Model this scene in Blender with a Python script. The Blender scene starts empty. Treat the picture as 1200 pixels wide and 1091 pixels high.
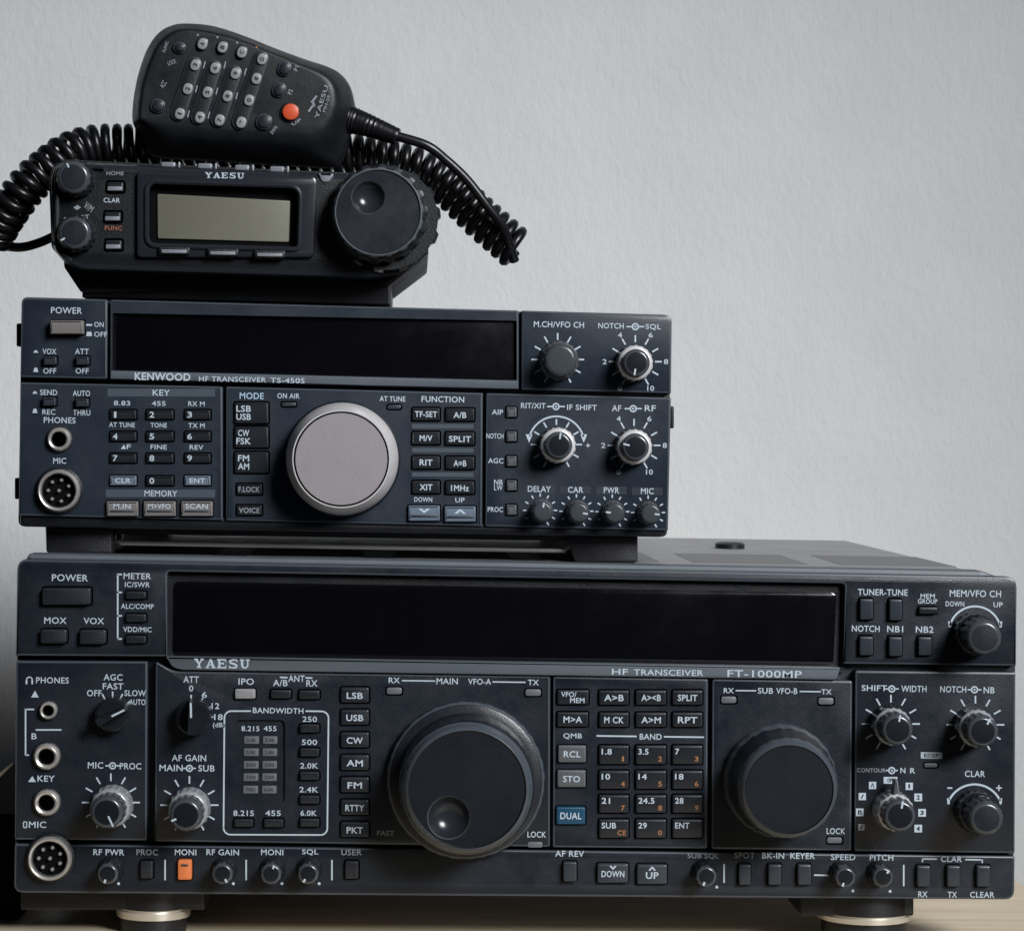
import bpy, bmesh, math, random
from mathutils import Vector, Matrix, Euler
from mathutils.geometry import tessellate_polygon
random.seed(7)
S = bpy.context.scene
COL = S.collection
R = math.radians

# ------------------------------------------------------------------ camera
F_PX, PPX, PPY = 3157.5, 600.0, 545.5
CAM = Vector((0.16016, -1.1, 0.18733))
ROT = Euler((math.pi/2-0.010148, -0.0169, -0.035952), 'XYZ')
cd = bpy.data.cameras.new('camera'); cam = bpy.data.objects.new('camera', cd); COL.objects.link(cam)
cam.location = CAM; cam.rotation_euler = ROT
cd.sensor_width = 36; cd.sensor_fit = 'HORIZONTAL'; cd.lens = F_PX*36/1200
cd.clip_start = 0.01; cd.clip_end = 50
S.camera = cam
# ------------------------------------------------------------------ world and light
w = bpy.data.worlds.new('World'); S.world = w; w.use_nodes = True
bg = w.node_tree.nodes['Background']; bg.inputs[0].default_value = (0.55, 0.72, 1.0, 1); bg.inputs[1].default_value = 0.013
def area(name, loc, target, sx, sy, power, color, spread):
    ld = bpy.data.lights.new(name, 'AREA'); ld.shape = 'RECTANGLE'; ld.size = sx; ld.size_y = sy
    ld.energy = power; ld.color = color; ld.spread = R(spread)
    o = bpy.data.objects.new(name, ld); COL.objects.link(o)
    o.location = loc; o.rotation_euler = (Vector(target)-Vector(loc)).to_track_quat('-Z', 'Y').to_euler()
    return o
area('window_light', (1.45, -1.75, 1.35), (0.04, 0.50, 0.04), 1.0, 1.0, 5.85, (0.975, 0.987, 1.0), 38)
S.view_settings.view_transform = 'Standard'; S.view_settings.look = 'None'
S.view_settings.exposure = 0; S.view_settings.gamma = 1; S.view_settings.use_curve_mapping = False
S.render.filter_size = 1.5
S.cycles.pixel_filter_type = 'BLACKMAN_HARRIS'; S.cycles.filter_width = 1.5

RM = ROT.to_matrix()
def at(u, v, y):
    """photo measurement (1200x1091) -> point on the vertical plane at depth y"""
    d = RM @ Vector(((u-PPX)/F_PX, -(v-PPY)/F_PX, -1))
    return CAM + d*((y-CAM.y)/d.y)
def pxm(y): return (y-CAM.y)/F_PX          # metres per photo pixel at depth y

# ------------------------------------------------------------------ materials
MATS = {}
def mat(name, col, rough=.5, metal=0., bump=0., bscale=900., coat=0., spec=.5, var=0., vscale=40.):
    m = bpy.data.materials.new(name); m.use_nodes = True; nt = m.node_tree; b = nt.nodes['Principled BSDF']
    b.inputs['Base Color'].default_value = (*col, 1); b.inputs['Roughness'].default_value = rough
    b.inputs['Metallic'].default_value = metal; b.inputs['Coat Weight'].default_value = coat
    b.inputs['Coat Roughness'].default_value = .08; b.inputs['Specular IOR Level'].default_value = spec
    tc = nt.nodes.new('ShaderNodeTexCoord')
    if bump:
        n = nt.nodes.new('ShaderNodeTexNoise'); n.inputs['Scale'].default_value = bscale; n.inputs['Detail'].default_value = 3
        bp = nt.nodes.new('ShaderNodeBump'); bp.inputs['Strength'].default_value = bump; bp.inputs['Distance'].default_value = .0004
        nt.links.new(tc.outputs['Object'], n.inputs['Vector']); nt.links.new(n.outputs['Fac'], bp.inputs['Height'])
        nt.links.new(bp.outputs['Normal'], b.inputs['Normal'])
    if var:
        n = nt.nodes.new('ShaderNodeTexNoise'); n.inputs['Scale'].default_value = vscale; n.inputs['Detail'].default_value = 6
        n.inputs['Roughness'].default_value = .7
        r = nt.nodes.new('ShaderNodeMapRange'); r.inputs[1].default_value = .3; r.inputs[2].default_value = .7
        r.inputs[3].default_value = max(0, rough-var); r.inputs[4].default_value = rough+var
        nt.links.new(tc.outputs['Object'], n.inputs['Vector']); nt.links.new(n.outputs['Fac'], r.inputs[0])
        nt.links.new(r.outputs[0], b.inputs['Roughness'])
        mx = nt.nodes.new('ShaderNodeMix'); mx.data_type = 'RGBA'
        mx.inputs[6].default_value = (*[c*(1-var*.8) for c in col], 1); mx.inputs[7].default_value = (*[c*(1+var*.8) for c in col], 1)
        nt.links.new(n.outputs['Fac'], mx.inputs[0]); nt.links.new(mx.outputs[2], b.inputs['Base Color'])
    MATS[name] = m
mat('charcoal_panel', (.0085, .0125, .0205), .42, bump=.2, bscale=1500, var=.12, vscale=60)
mat('slate_panel', (.0155, .0230, .0355), .42, bump=.2, bscale=1500, var=.1, vscale=60)
mat('grey_trim', (.10, .118, .138), .45, bump=.2, bscale=1500, var=.08)
mat('black_plastic', (.0065, .0075, .010), .45, bump=.4, bscale=1200, var=.1)
mat('black_void', (.002, .002, .003), .8, spec=.1)
mat('black_case', (.009, .0095, .012), .42, bump=.25, bscale=1300, var=.1)
mat('mic_plastic', (.0075, .0088, .0115), .46, bump=.18, bscale=1600, var=.12, vscale=90)
mat('cord_rubber', (.006, .0062, .0075), .33, bump=.15, bscale=300)
mat('knob_black', (.012, .014, .018), .22, bump=.2, bscale=1300, var=.1)
mat('knob_face', (.008, .010, .014), .3, bump=.1, bscale=1300)
mat('lit_edge_slate', (.058, .070, .088), .33, bump=.1, bscale=1500)  # bevels painted lighter, for worn edges catching the light
mat('dial_side', (.80, .77, .78), .33, .35, bump=.05)
mat('gloss_black', (.02, .023, .029), .22)
mat('knob_skirt', (.36, .38, .41), .26, .2, bump=.1)
mat('knob_grey', (.050, .058, .068), .25, bump=.2, bscale=1300)
mat('dial_charcoal', (.012, .015, .021), .36, bump=.15, bscale=1600, var=.1, vscale=50)
mat('dial_silver', (.33, .30, .32), .55, .35, bump=.3, bscale=2200, var=.06, vscale=120)
mat('chrome_rim', (.78, .77, .79), .3, .35, bump=.05, bscale=300)
mat('dial_rim', (.075, .088, .108), .24, .1, bump=.12, bscale=1600)
mat('dial_face', (.005, .0075, .012), .5, spec=.28, bump=.2, bscale=1700, var=.08)
mat('dark_metal', (.13, .135, .145), .33, .4)
mat('socket_metal', (.60, .58, .55), .3, .6)
mat('white_print', (.48, .56, .64), .6)
mat('dim_grey_print', (.26, .29, .33), .6)  # grey markings, and labels whose shade is put into the colour
mat('blue_print', (.40, .56, .72), .6)
mat('orange_print', (.36, .16, .06), .6)
mat('red_print', (.34, .12, .07), .6)
mat('button_dark', (.017, .020, .026), .34, bump=.12, bscale=1500, var=.1)
mat('button_slate', (.033, .041, .053), .34, bump=.12, bscale=1500, var=.08)
mat('button_grey', (.105, .115, .128), .45, bump=.2, bscale=1500)
mat('button_pale', (.30, .30, .31), .5, bump=.2, bscale=1500)
mat('button_taupe', (.20, .185, .18), .45, bump=.2, bscale=1500)
mat('button_blue', (.012, .07, .14), .4)
mat('button_bluegrey', (.15, .19, .25), .4)
mat('button_orange', (.72, .20, .065), .45)
mat('mic_orange', (.62, .085, .03), .4)
mat('mic_key', (.27, .28, .28), .4)
mat('key_silver', (.27, .29, .33), .35, .2)
mat('band_paint', (.055, .073, .095), .5)
mat('lamp_grey', (.13, .14, .16), .4)
mat('display_glass', (.0022, .002, .0035), .16, coat=.3, var=.06, vscale=22)
mat('lcd', (.156, .154, .120), .35, coat=.3, var=.06, vscale=30)
mat('case_grey', (.27, .27, .28), .45, bump=.3, bscale=1400, var=.1, vscale=30)
mat('case_slate', (.05, .052, .056), .5, bump=.5, bscale=1400, var=.1)
mat('vent_grey', (.145, .145, .15), .5)
mat('lit_knob_edge', (.075, .085, .10), .2, .2, bump=.05)  # lighter shoulder ring, painting in the bright crescent on each knob
mat('foot_ring', (.72, .68, .60), .3, .6)

# ------------------------------------------------------------------ mesh helper
class MB:
    def __init__(s): s.v = []; s.f = []; s.m = []; s.mats = []
    def mi(s, name):
        if name not in s.mats: s.mats.append(name)
        return s.mats.index(name)
    def pts(s, cos):
        i = len(s.v); s.v += [Vector(c) for c in cos]; return list(range(i, len(s.v)))
    def face(s, idx, m): s.f.append(tuple(idx)); s.m.append(s.mi(m))
    def strip(s, a, b, m, closed=True):
        n = len(a)
        for i in range(n if closed else n-1):
            j = (i+1) % n; s.face((a[i], a[j], b[j], b[i]), m)
    def cap(s, loops, m):
        cos = [[s.v[i] for i in l] for l in loops]; flat = [i for l in loops for i in l]
        for t in tessellate_polygon(cos): s.face([flat[k] for k in t], m)
    def build(s, name, parent=None, loc=None, smooth=30, recalc=True):
        me = bpy.data.meshes.new(name)
        lo = Vector([min(c[k] for c in s.v) for k in range(3)]); hi = Vector([max(c[k] for c in s.v) for k in range(3)])
        org = Vector(loc) if loc is not None else (lo+hi)/2
        bm = bmesh.new(); vs = [bm.verts.new(c-org) for c in s.v]
        for f, mi in zip(s.f, s.m):
            if len(set(f)) < 3: continue
            try: fc = bm.faces.new([vs[i] for i in f]); fc.material_index = mi
            except ValueError: pass
        if recalc: bmesh.ops.recalc_face_normals(bm, faces=bm.faces)
        bm.to_mesh(me); bm.free()
        for n in s.mats: me.materials.append(MATS[n])
        if smooth: me.shade_smooth(); me.set_sharp_from_angle(angle=R(smooth))
        o = bpy.data.objects.new(name, me); COL.objects.link(o)
        W[o.name] = org
        if parent is not None: o.parent = parent; o.location = org - W[parent.name]
        else: o.location = org
        return o
W = {}
def root(name, loc, label, cat):
    o = bpy.data.objects.new(name, None); COL.objects.link(o); o.location = loc; W[o.name] = Vector(loc)
    o.empty_display_size = .02; o['label'] = label; o['category'] = cat
    return o

def corner(p, a, b, r, n):
    """rounded corner at p between neighbours a and b"""
    p, a, b = Vector(p), Vector(a), Vector(b)
    if r <= 0: return [tuple(p)]
    d1 = (a-p).normalized(); d2 = (b-p).normalized()
    q0 = p+d1*r; q2 = p+d2*r; out = []
    for i in range(n+1):
        t = i/n; out.append(tuple(q0*(1-t)**2 + p*2*t*(1-t) + q2*t*t))
    return out
def rpoly(pts, r, n=4):
    """polygon (photo px) with rounded corners; r a number or one per corner"""
    k = len(pts); rs = r if isinstance(r, (list, tuple)) else [r]*k; out = []
    for i in range(k): out += corner(pts[i], pts[i-1], pts[(i+1) % k], rs[i], n)
    return out
def rect(u0, v0, u1, v1, r=0, n=4): return rpoly([(u0, v0), (u1, v0), (u1, v1), (u0, v1)], r, n)
def circ(u, v, r, n=32, ry=None): return [(u+r*math.cos(2*math.pi*i/n), v+(ry or r)*math.sin(2*math.pi*i/n)) for i in range(n)]
def to2(poly, y): return [Vector((at(u, v, y).x, at(u, v, y).z)) for u, v in poly]
def inset(p2, d):
    if d == 0: return p2
    n = len(p2); area_ = sum(p2[i].x*p2[(i+1) % n].y - p2[(i+1) % n].x*p2[i].y for i in range(n)); sg = 1 if area_ > 0 else -1
    out = []
    for i in range(n):
        a, p, b = p2[i-1], p2[i], p2[(i+1) % n]
        e1 = (p-a); e2 = (b-p)
        if e1.length < 1e-9: e1 = e2
        if e2.length < 1e-9: e2 = e1
        e1 = e1.normalized(); e2 = e2.normalized()
        n1 = Vector((-e1.y, e1.x))*sg; n2 = Vector((-e2.y, e2.x))*sg
        m = n1+n2; k = m.length
        if k < .2: out.append(p+n1*d); continue
        m /= k; c = max(.35, m.dot(n1)); out.append(p+m*(d/c))
    return out
def inside(p, poly):
    c = False; n = len(poly)
    for i in range(n):
        (x1, y1), (x2, y2) = poly[i], poly[i-1]
        if (y1 > p[1]) != (y2 > p[1]) and p[0] < (x2-x1)*(p[1]-y1)/(y2-y1)+x1: c = not c
    return c

def slab(mb, poly, y, back, bevel, m, holes=(), edge=None, backcap=False):
    """solid with front face at depth y (outline measured there), going back by `back`; holes = [(poly, depth, wallmat, floormat)]"""
    p2 = to2(poly, y)
    lay = [(y+back, 0), (y+bevel, 0), (y+bevel*.3, bevel*.3), (y, bevel)] if bevel else [(y+back, 0), (y, 0)]
    rings = [mb.pts([(q.x, yy, q.y) for q in inset(p2, d)]) for yy, d in lay]
    for k in range(len(rings)-1): mb.strip(rings[k], rings[k+1], m if k == 0 or not edge else edge)
    loops = [rings[-1]]
    for hp, dep, wm, fm in holes:
        h2 = to2(hp, y); a = mb.pts([(q.x, y, q.y) for q in h2]); b = mb.pts([(q.x, y+dep, q.y) for q in h2])
        mb.strip(a, b, wm); mb.cap([b], fm); loops.append(a)
    mb.cap(loops, m)
    if backcap: mb.cap([rings[0]], m)

def lathe(mb, c, prof, n=40, cap=None, knurl=0, close_back=False):
    """profile [(radius m, out m, material, knurl depth)] about the horizontal axis through c=(x,y,z); out is toward the viewer"""
    prev = None
    for p in prof:
        r, out, m = p[:3]; am = p[3] if len(p) > 3 else 0
        ring = []
        for i in range(n):
            t = 2*math.pi*i/n
            rr = r + (am*(1 if math.sin(knurl*t) > 0 else -1) if am else 0)
            ring.append((c[0]+rr*math.cos(t), c[1]-out, c[2]+rr*math.sin(t)))
        ids = mb.pts(ring)
        if prev: mb.strip(prev, ids, m)
        prev = ids
    if cap: mb.cap([prev], cap)
    return prev

_tc = {}
def glyphs(s, bold=.012):
    k = (s, bold)
    if k not in _tc:
        cu = bpy.data.curves.new('t', 'FONT'); cu.body = s; cu.size = 1; cu.offset = bold; cu.resolution_u = 3; cu.space_character = 1.06
        ob = bpy.data.objects.new('t', cu); COL.objects.link(ob)
        dg = bpy.context.evaluated_depsgraph_get(); dg.update()
        me = bpy.data.meshes.new_from_object(ob.evaluated_get(dg))
        vs = [v.co.copy() for v in me.vertices]; fs = [tuple(p.vertices) for p in me.polygons]
        bpy.data.objects.remove(ob); bpy.data.curves.remove(cu); bpy.data.meshes.remove(me)
        x0, x1 = min(v.x for v in vs), max(v.x for v in vs); y0, y1 = min(v.y for v in vs), max(v.y for v in vs)
        _tc[k] = ([((v.x-(x0+x1)/2)/(x1-x0), (v.y-(y0+y1)/2)/(y1-y0)) for v in vs], fs)
    return _tc[k]
PAINT = .00012
def txt(mb, s, u, v, wd, h, y, m='white_print', rot=0., bold=.012):
    if s == '1': wd *= .5
    vs, fs = glyphs(s, bold); o = at(u, v, y); k = pxm(y); ca, sa = math.cos(R(rot)), math.sin(R(rot))
    ids = mb.pts([(o.x+k*(a*wd*ca-b*h*sa), y-PAINT, o.z+k*(a*wd*sa+b*h*ca)) for a, b in vs])
    for f in fs: mb.face([ids[i] for i in f], m)
def quad(mb, pts, y, m='white_print', lift=1.):
    ids = mb.pts([at(u, v, y)+Vector((0, -PAINT*lift, 0)) for u, v in pts]); mb.face(ids, m)
def line(mb, a, b, wd, y, m='white_print', lift=1.):
    a, b = Vector(a), Vector(b); d = (b-a).normalized(); n = Vector((-d.y, d.x))*wd/2
    quad(mb, [a+n, b+n, b-n, a-n], y, m, lift)
def ticks(mb, u, v, r0, r1, angs, wd, y, m='white_print'):
    for a in angs:
        d = Vector((math.sin(R(a)), -math.cos(R(a)))); c = Vector((u, v)); line(mb, c+d*r0, c+d*r1, wd, y, m)
def band(mb, u, v, r0, r1, a0, a1, y, m='white_print', n=24, lift=1.):
    P = []
    for i in range(n+1):
        a = R(a0+(a1-a0)*i/n); P.append((math.sin(a), -math.cos(a)))
    o = mb.pts([at(u+r1*x, v+r1*z, y)+Vector((0, -PAINT*lift, 0)) for x, z in P]); i_ = mb.pts([at(u+r0*x, v+r0*z, y)+Vector((0, -PAINT*lift, 0)) for x, z in P])
    mb.strip(o, i_, m, closed=False)
def frame(mb, poly, wd, y, m='white_print'):
    p2 = to2(poly, y); k = pxm(y)
    a = mb.pts([(q.x, y-PAINT, q.y) for q in p2]); b = mb.pts([(q.x, y-PAINT, q.y) for q in inset(p2, wd*k)]); mb.strip(a, b, m)
def sym(mb, u, v, wd, y):
    """the line-and-circle mark for two knobs on one axis"""
    line(mb, (u-wd/2, v), (u-4, v), 1.6, y); line(mb, (u+4, v), (u+wd/2, v), 1.6, y)
    band(mb, u, v, 2.6, 4.3, 0, 360, y); band(mb, u, v, 0, 1.3, 0, 360, y, n=8)
SERIF = {  # strokes (x0,y0,x1,y1,width) in a unit box, slab-serif capitals
 'Y': [(.16, .95, .5, .48, .2), (.84, .95, .5, .48, .13), (.5, .52, .5, 0, .2), (0, .95, .4, .95, .13), (.64, .95, 1, .95, .13), (.28, .06, .72, .06, .13)],
 'A': [(.5, .97, .15, .06, .12), (.5, .97, .82, .06, .21), (.27, .34, .72, .34, .12), (0, .06, .36, .06, .13), (.6, .06, 1.02, .06, .13)],
 'E': [(.24, 0, .24, 1, .21), (0, .94, .9, .94, .13), (0, .06, .92, .06, .13), (.24, .52, .66, .52, .13), (.88, .66, .88, 1, .09), (.9, 0, .9, .34, .09), (.66, .38, .66, .66, .09)],
 'S': [(.86, .72, .86, 1, .1), (.86, .9, .5, .95, .12), (.55, .95, .2, .88, .14), (.2, .92, .14, .66, .18), (.14, .66, .5, .5, .19), (.5, .52, .84, .36, .19), (.84, .4, .8, .12, .18), (.82, .1, .46, .05, .14), (.5, .05, .12, .1, .12), (.12, 0, .12, .3, .1)],
 'U': [(.22, 1, .22, .3, .21), (.22, .32, .36, .08, .2), (.34, .07, .64, .07, .14), (.62, .07, .8, .3, .14), (.8, .28, .8, 1, .13), (0, .94, .44, .94, .13), (.6, .94, 1, .94, .13)]}
def serif(mb, s, u, v, wd, h, y, slope=0., m='white_print'):
    n = len(s); cw = wd/n
    for i, c in enumerate(s):
        x0 = u-wd/2+i*cw
        for k, (a, b, c2, d, t) in enumerate(SERIF[c]):
            P = (x0+a*cw*.86, v+h/2-b*h+slope*(x0+a*cw-u)); Q = (x0+c2*cw*.86, v+h/2-d*h+slope*(x0+c2*cw-u))
            line(mb, P, Q, 1.18*t*(h if abs(Q[0]-P[0]) > abs(Q[1]-P[1])*1.5 else cw*.8), y, m, 1+.15*k)

class Dev:
    """one apparatus: its root, the depth of its front face, and the wells its buttons sit in"""
    def __init__(s, r, y): s.r = r; s.y = y; s.wells = []; s.p = MB()
    def button(s, u0, v0, u1, v1, h, m, legend=(), r=2.5, well=1.6, name='push_button', label=None, bevel=.0008, led=None, dish=False):
        y = s.y-h*.001; mb = MB()
        hole = []
        slab(mb, rect(u0, v0, u1, v1, r, 3), y, h*.001+.0022, bevel, m)
        for t in legend:
            s_, du, dv, wd, hh = t[:5]; txt(mb, s_, (u0+u1)/2+du, (v0+v1)/2+dv, wd, hh, y, t[5] if len(t) > 5 else 'white_print', bold=.018)
        if led: slab(mb, rect(*led, 1, 2), y-.0002, .0004, .0001, 'button_slate')
        o = mb.build(name, s.r)
        if label: o['label'] = label
        if well:
            c = at((u0+u1)/2, (v0+v1)/2, y); k = pxm(s.y); e = well
            q = at((u0+u1)/2, (v0+v1)/2, s.y); du = (c.x-q.x)/k; dv = -(c.z-q.z)/k
            s.wells.append((rect(u0+du-e, v0+dv-e, u1+du+e, v1+dv+e, r+e, 3), .0022, 'black_plastic', 'black_void'))
        return o
    def lamp(s, u0, v0, u1, v1, m='lamp_grey'):
        mb = MB(); slab(mb, rect(u0, v0, u1, v1, min(3, (v1-v0)/2.2), 3), s.y-.0002, .0022, .0004, m); mb.build('indicator_lamp', s.r)
        s.wells.append((rect(u0-1.6, v0-1.6, u1+1.6, v1+1.6, 3.4, 3), .002, 'black_plastic', 'black_void'))
    def face_c(s, u, v, h): p = at(u, v, s.y-h); return (p.x, s.y, p.z)
    def knob(s, u, v, r, h, skirt=None, mark=None, m='knob_black', rim=None, knurl=0, name='control_knob', sharp=None, marklen=.75, markw=2.2, ringm=None, dip=0):
        """face centre and radius in photo px; h mm out; skirt=(radius px, h mm, material); mark = pointer angle; rim = (width px, material)"""
        h *= .001; k = pxm(s.y-h); c = s.face_c(u, v, h); mb = MB(); R_ = r*k; kn = R_*.035 if knurl else 0
        b = min(.0024, R_*.3); fm = 'knob_face' if m == 'knob_black' else m
        pr = [(R_*1.05, -.0005, m, kn), (R_*1.05, h*.4, m, kn), (R_*1.0, h-b, m, kn*.9)]
        pr += [(R_-b*(1-math.cos(q)), h-b*(1-math.sin(q)), 'lit_knob_edge' if fm == 'knob_face' or m == 'dial_charcoal' else m) for q in (.15, .4, .65, .9, 1.15, 1.35)]
        fr = R_-b
        if rim:
            pr += [(R_-b-.0001, h, rim[1]), (R_-.0009, h, rim[1]), (R_-rim[0]*k, h, rim[1]), (R_-rim[0]*k-.0003, h-.0006, m)]; cap = m
        else: pr += [(fr, h, m)]; cap = fm
        lathe(mb, c, pr, 72 if knurl else 40, cap, knurl)
        y = s.y-h+(.0006 if rim else 0)
        if mark is not None:
            d = Vector((math.sin(R(mark)), -math.cos(R(mark)))); uv = Vector((u, v)); rr = r-(rim[0]+1 if rim else 1)
            line(mb, uv+d*rr*(1-marklen), uv+d*rr, markw, y, 'white_print')
        o = mb.build(name, s.r)
        if skirt:
            sb = MB(); rs, hs, ms = skirt[:3]; hs *= .001; rs *= pxm(s.y-hs); kk = rs*.03
            rw = ringm or ms
            sk = [(rs*1.06, -.0005, ms), (rs*1.06, hs*.2, ms, kk), (rs, hs-.0018, ms, kk)]
            sk += [(rs-.0018*(1-math.cos(q)), hs-.0018*(1-math.sin(q)), rw) for q in (.2, .5, .8, 1.1, 1.4)]
            sk += [(max(R_*1.06, rs-.0024), hs, rw), (max(R_*1.04, rs-.0027), hs-.0006, 'black_plastic'), (R_*1.0, hs-.0006, 'black_plastic')]
            lathe(sb, c, sk, 72, None, 18)
            so = sb.build('knob_skirt', o)
        return o
    def jack(s, u, v, r, hole, m='socket_metal'):
        k = pxm(s.y); c = at(u, v, s.y); mb = MB()
        lathe(mb, c, [(r*k*1.12, -.0004, 'black_plastic'), (r*k*1.1, .0008, 'black_plastic'), (r*k, .001, 'black_plastic'), (r*k*.98, .0014, m), (r*k*.94, .0022, m), (r*k*.86, .0028, m), ((r*.5+hole*.5)*k, .003, m), (hole*k*1.1, .0026, m), (hole*k, .0014, m), (hole*k, -.012, 'black_void')], 40, 'black_void')
        mb.build('headphone_jack', s.r); s.wells.append((circ(u, v, hole+1.2, 20), .013, 'black_void', 'black_void'))
    def mic_socket(s, u, v, r, pins=7):
        k = pxm(s.y); c = at(u, v, s.y); mb = MB(); m = 'socket_metal'
        lathe(mb, c, [(r*k*1.1, -.0004, 'black_plastic'), (r*k*1.1, .001, 'black_plastic'), (r*k, .0016, 'black_plastic'), (r*k*.97, .003, m), (r*k*.94, .0039, m), (r*k*.89, .0043, m), (r*k*.83, .0041, m), (r*k*.785, .0033, m), (r*k*.77, .0004, 'dark_metal')], 48, 'black_void')
        o = mb.build('microphone_socket', s.r)
        for i in range(pins+1):
            a = 2*math.pi*i/pins+.45; rr = 0 if i == pins else r*k*.5; pb = MB()
            lathe(pb, (c.x+rr*math.cos(a), c.y, c.z+rr*math.sin(a)), [(r*k*.085, .0003, m), (r*k*.085, .002, m), (r*k*.045, .0026, m)], 12, m)
            pb.build('contact_pin', o)
    def text(s, t, u, v, wd, h=7, m='white_print', rot=0., y=None, bold=.012): txt(s.p, t, u, v, wd, h, s.y if y is None else y, m, rot, bold)
    def panel(s, blocks, plate, m, bevel=.0009, edge=None, name='front_panel'):
        mb = MB()
        for poly, extra, mm in blocks:
            hs = list(extra)
            for wv in s.wells:
                c = Vector((sum(p[0] for p in wv[0])/len(wv[0]), sum(p[1] for p in wv[0])/len(wv[0])))
                if inside(c, poly) and all(inside(p, poly) for p in wv[0]) and not any(inside(c, e[0]) for e in extra): hs.append(wv)
            slab(mb, poly, s.y, .0065, bevel, mm or m, hs, edge)
        for poly, dy, back, mm in plate: slab(mb, poly, s.y+dy, back, .001, mm, backcap=True)
        o = mb.build(name, s.r)
        if s.p.v: s.p.build('panel_lettering', o, smooth=0, recalc=False)
        return o

def dial(D, u, v, rf, h, prof, face_m, dimple=None, knurl=0, n=96, name='tuning_dial', label=None):
    """big tuning dial: prof from panel to rim in (radius px at the face, out mm, material, knurl mm)"""
    H = h*.001; k = pxm(D.y-H); c = D.face_c(u, v, H); mb = MB()
    last = lathe(mb, c, [(p[0]*k, p[1]*.001, p[2], (p[3]*.001 if len(p) > 3 else 0)) for p in prof], n, None, knurl)
    yf = D.y-prof[-1][1]*.001; loops = [last]
    if dimple:
        q = at(dimple[0], dimple[1], yf); rd = dimple[2]*k; rings = []
        for j, (f, dd) in enumerate([(1.04, 0), (1.0, .0003), (.95, .1), (.85, .26), (.68, .42), (.45, .55), (.2, .61)]):
            rings.append(mb.pts([(q.x+rd*f*math.cos(2*math.pi*i/40), yf+(dd if dd < .001 else dd*rd), q.z+rd*f*math.sin(2*math.pi*i/40)) for i in range(40)]))
        for j in range(6): mb.strip(rings[j], rings[j+1], 'gloss_black' if j > 0 else 'dark_metal')
        mb.cap([rings[-1]], 'gloss_black'); loops.append(rings[0])
    mb.cap(loops, face_m)
    o = mb.build(name, D.r, smooth=40)
    if label: o['label'] = label
    return o

def catmull(P, per=10, closed=False):
    P = [Vector(p) for p in P]; n = len(P); out = []
    for i in range(n if closed else n-1):
        p0 = P[(i-1) % n] if closed or i > 0 else P[0]*2-P[1]; p1 = P[i]; p2 = P[(i+1) % n]; p3 = P[(i+2) % n] if closed or i+2 < n else P[-1]*2-P[-2]
        for k in range(per):
            t = k/per; out.append(.5*((2*p1)+(p2-p0)*t+(2*p0-5*p1+4*p2-p3)*t*t+(3*p1-p0-3*p2+p3)*t**3))
    if not closed: out.append(P[-1])
    return out
def resample(P, n, closed=False):
    Q = P+[P[0]] if closed else P; L = [0]
    for i in range(1, len(Q)): L.append(L[-1]+(Q[i]-Q[i-1]).length)
    out = []; j = 0
    for i in range(n):
        t = L[-1]*i/(n if closed else n-1)
        while j < len(Q)-2 and L[j+1] < t: j += 1
        f = (t-L[j])/max(1e-12, L[j+1]-L[j]); out.append(Q[j]*(1-f)+Q[j+1]*f)
    return out
def tube(mb, P, r, m, sides=8, caps=True):
    prev = None; nrm = None
    for i, p in enumerate(P):
        t = (P[min(i+1, len(P)-1)]-P[max(i-1, 0)]).normalized()
        if nrm is None: nrm = t.orthogonal().normalized()
        nrm = (nrm-t*nrm.dot(t)).normalized(); b = t.cross(nrm); rr = r(i/(len(P)-1)) if callable(r) else r
        ring = mb.pts([p+(nrm*math.cos(2*math.pi*k/sides)+b*math.sin(2*math.pi*k/sides))*rr for k in range(sides)])
        if prev: mb.strip(prev, ring, m)
        elif caps: mb.cap([ring], m)
        prev = ring
    if caps: mb.cap([prev], m)
def box(mb, lo, hi, m, b=.0):
    x0, y0, z0 = lo; x1, y1, z1 = hi
    ids = mb.pts([(x, y, z) for x in (x0, x1) for y in (y0, y1) for z in (z0, z1)])
    for f in ((0, 1, 3, 2), (4, 6, 7, 5), (0, 4, 5, 1), (2, 3, 7, 6), (0, 2, 6, 4), (1, 5, 7, 3)): mb.face([ids[i] for i in f], m)

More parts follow.
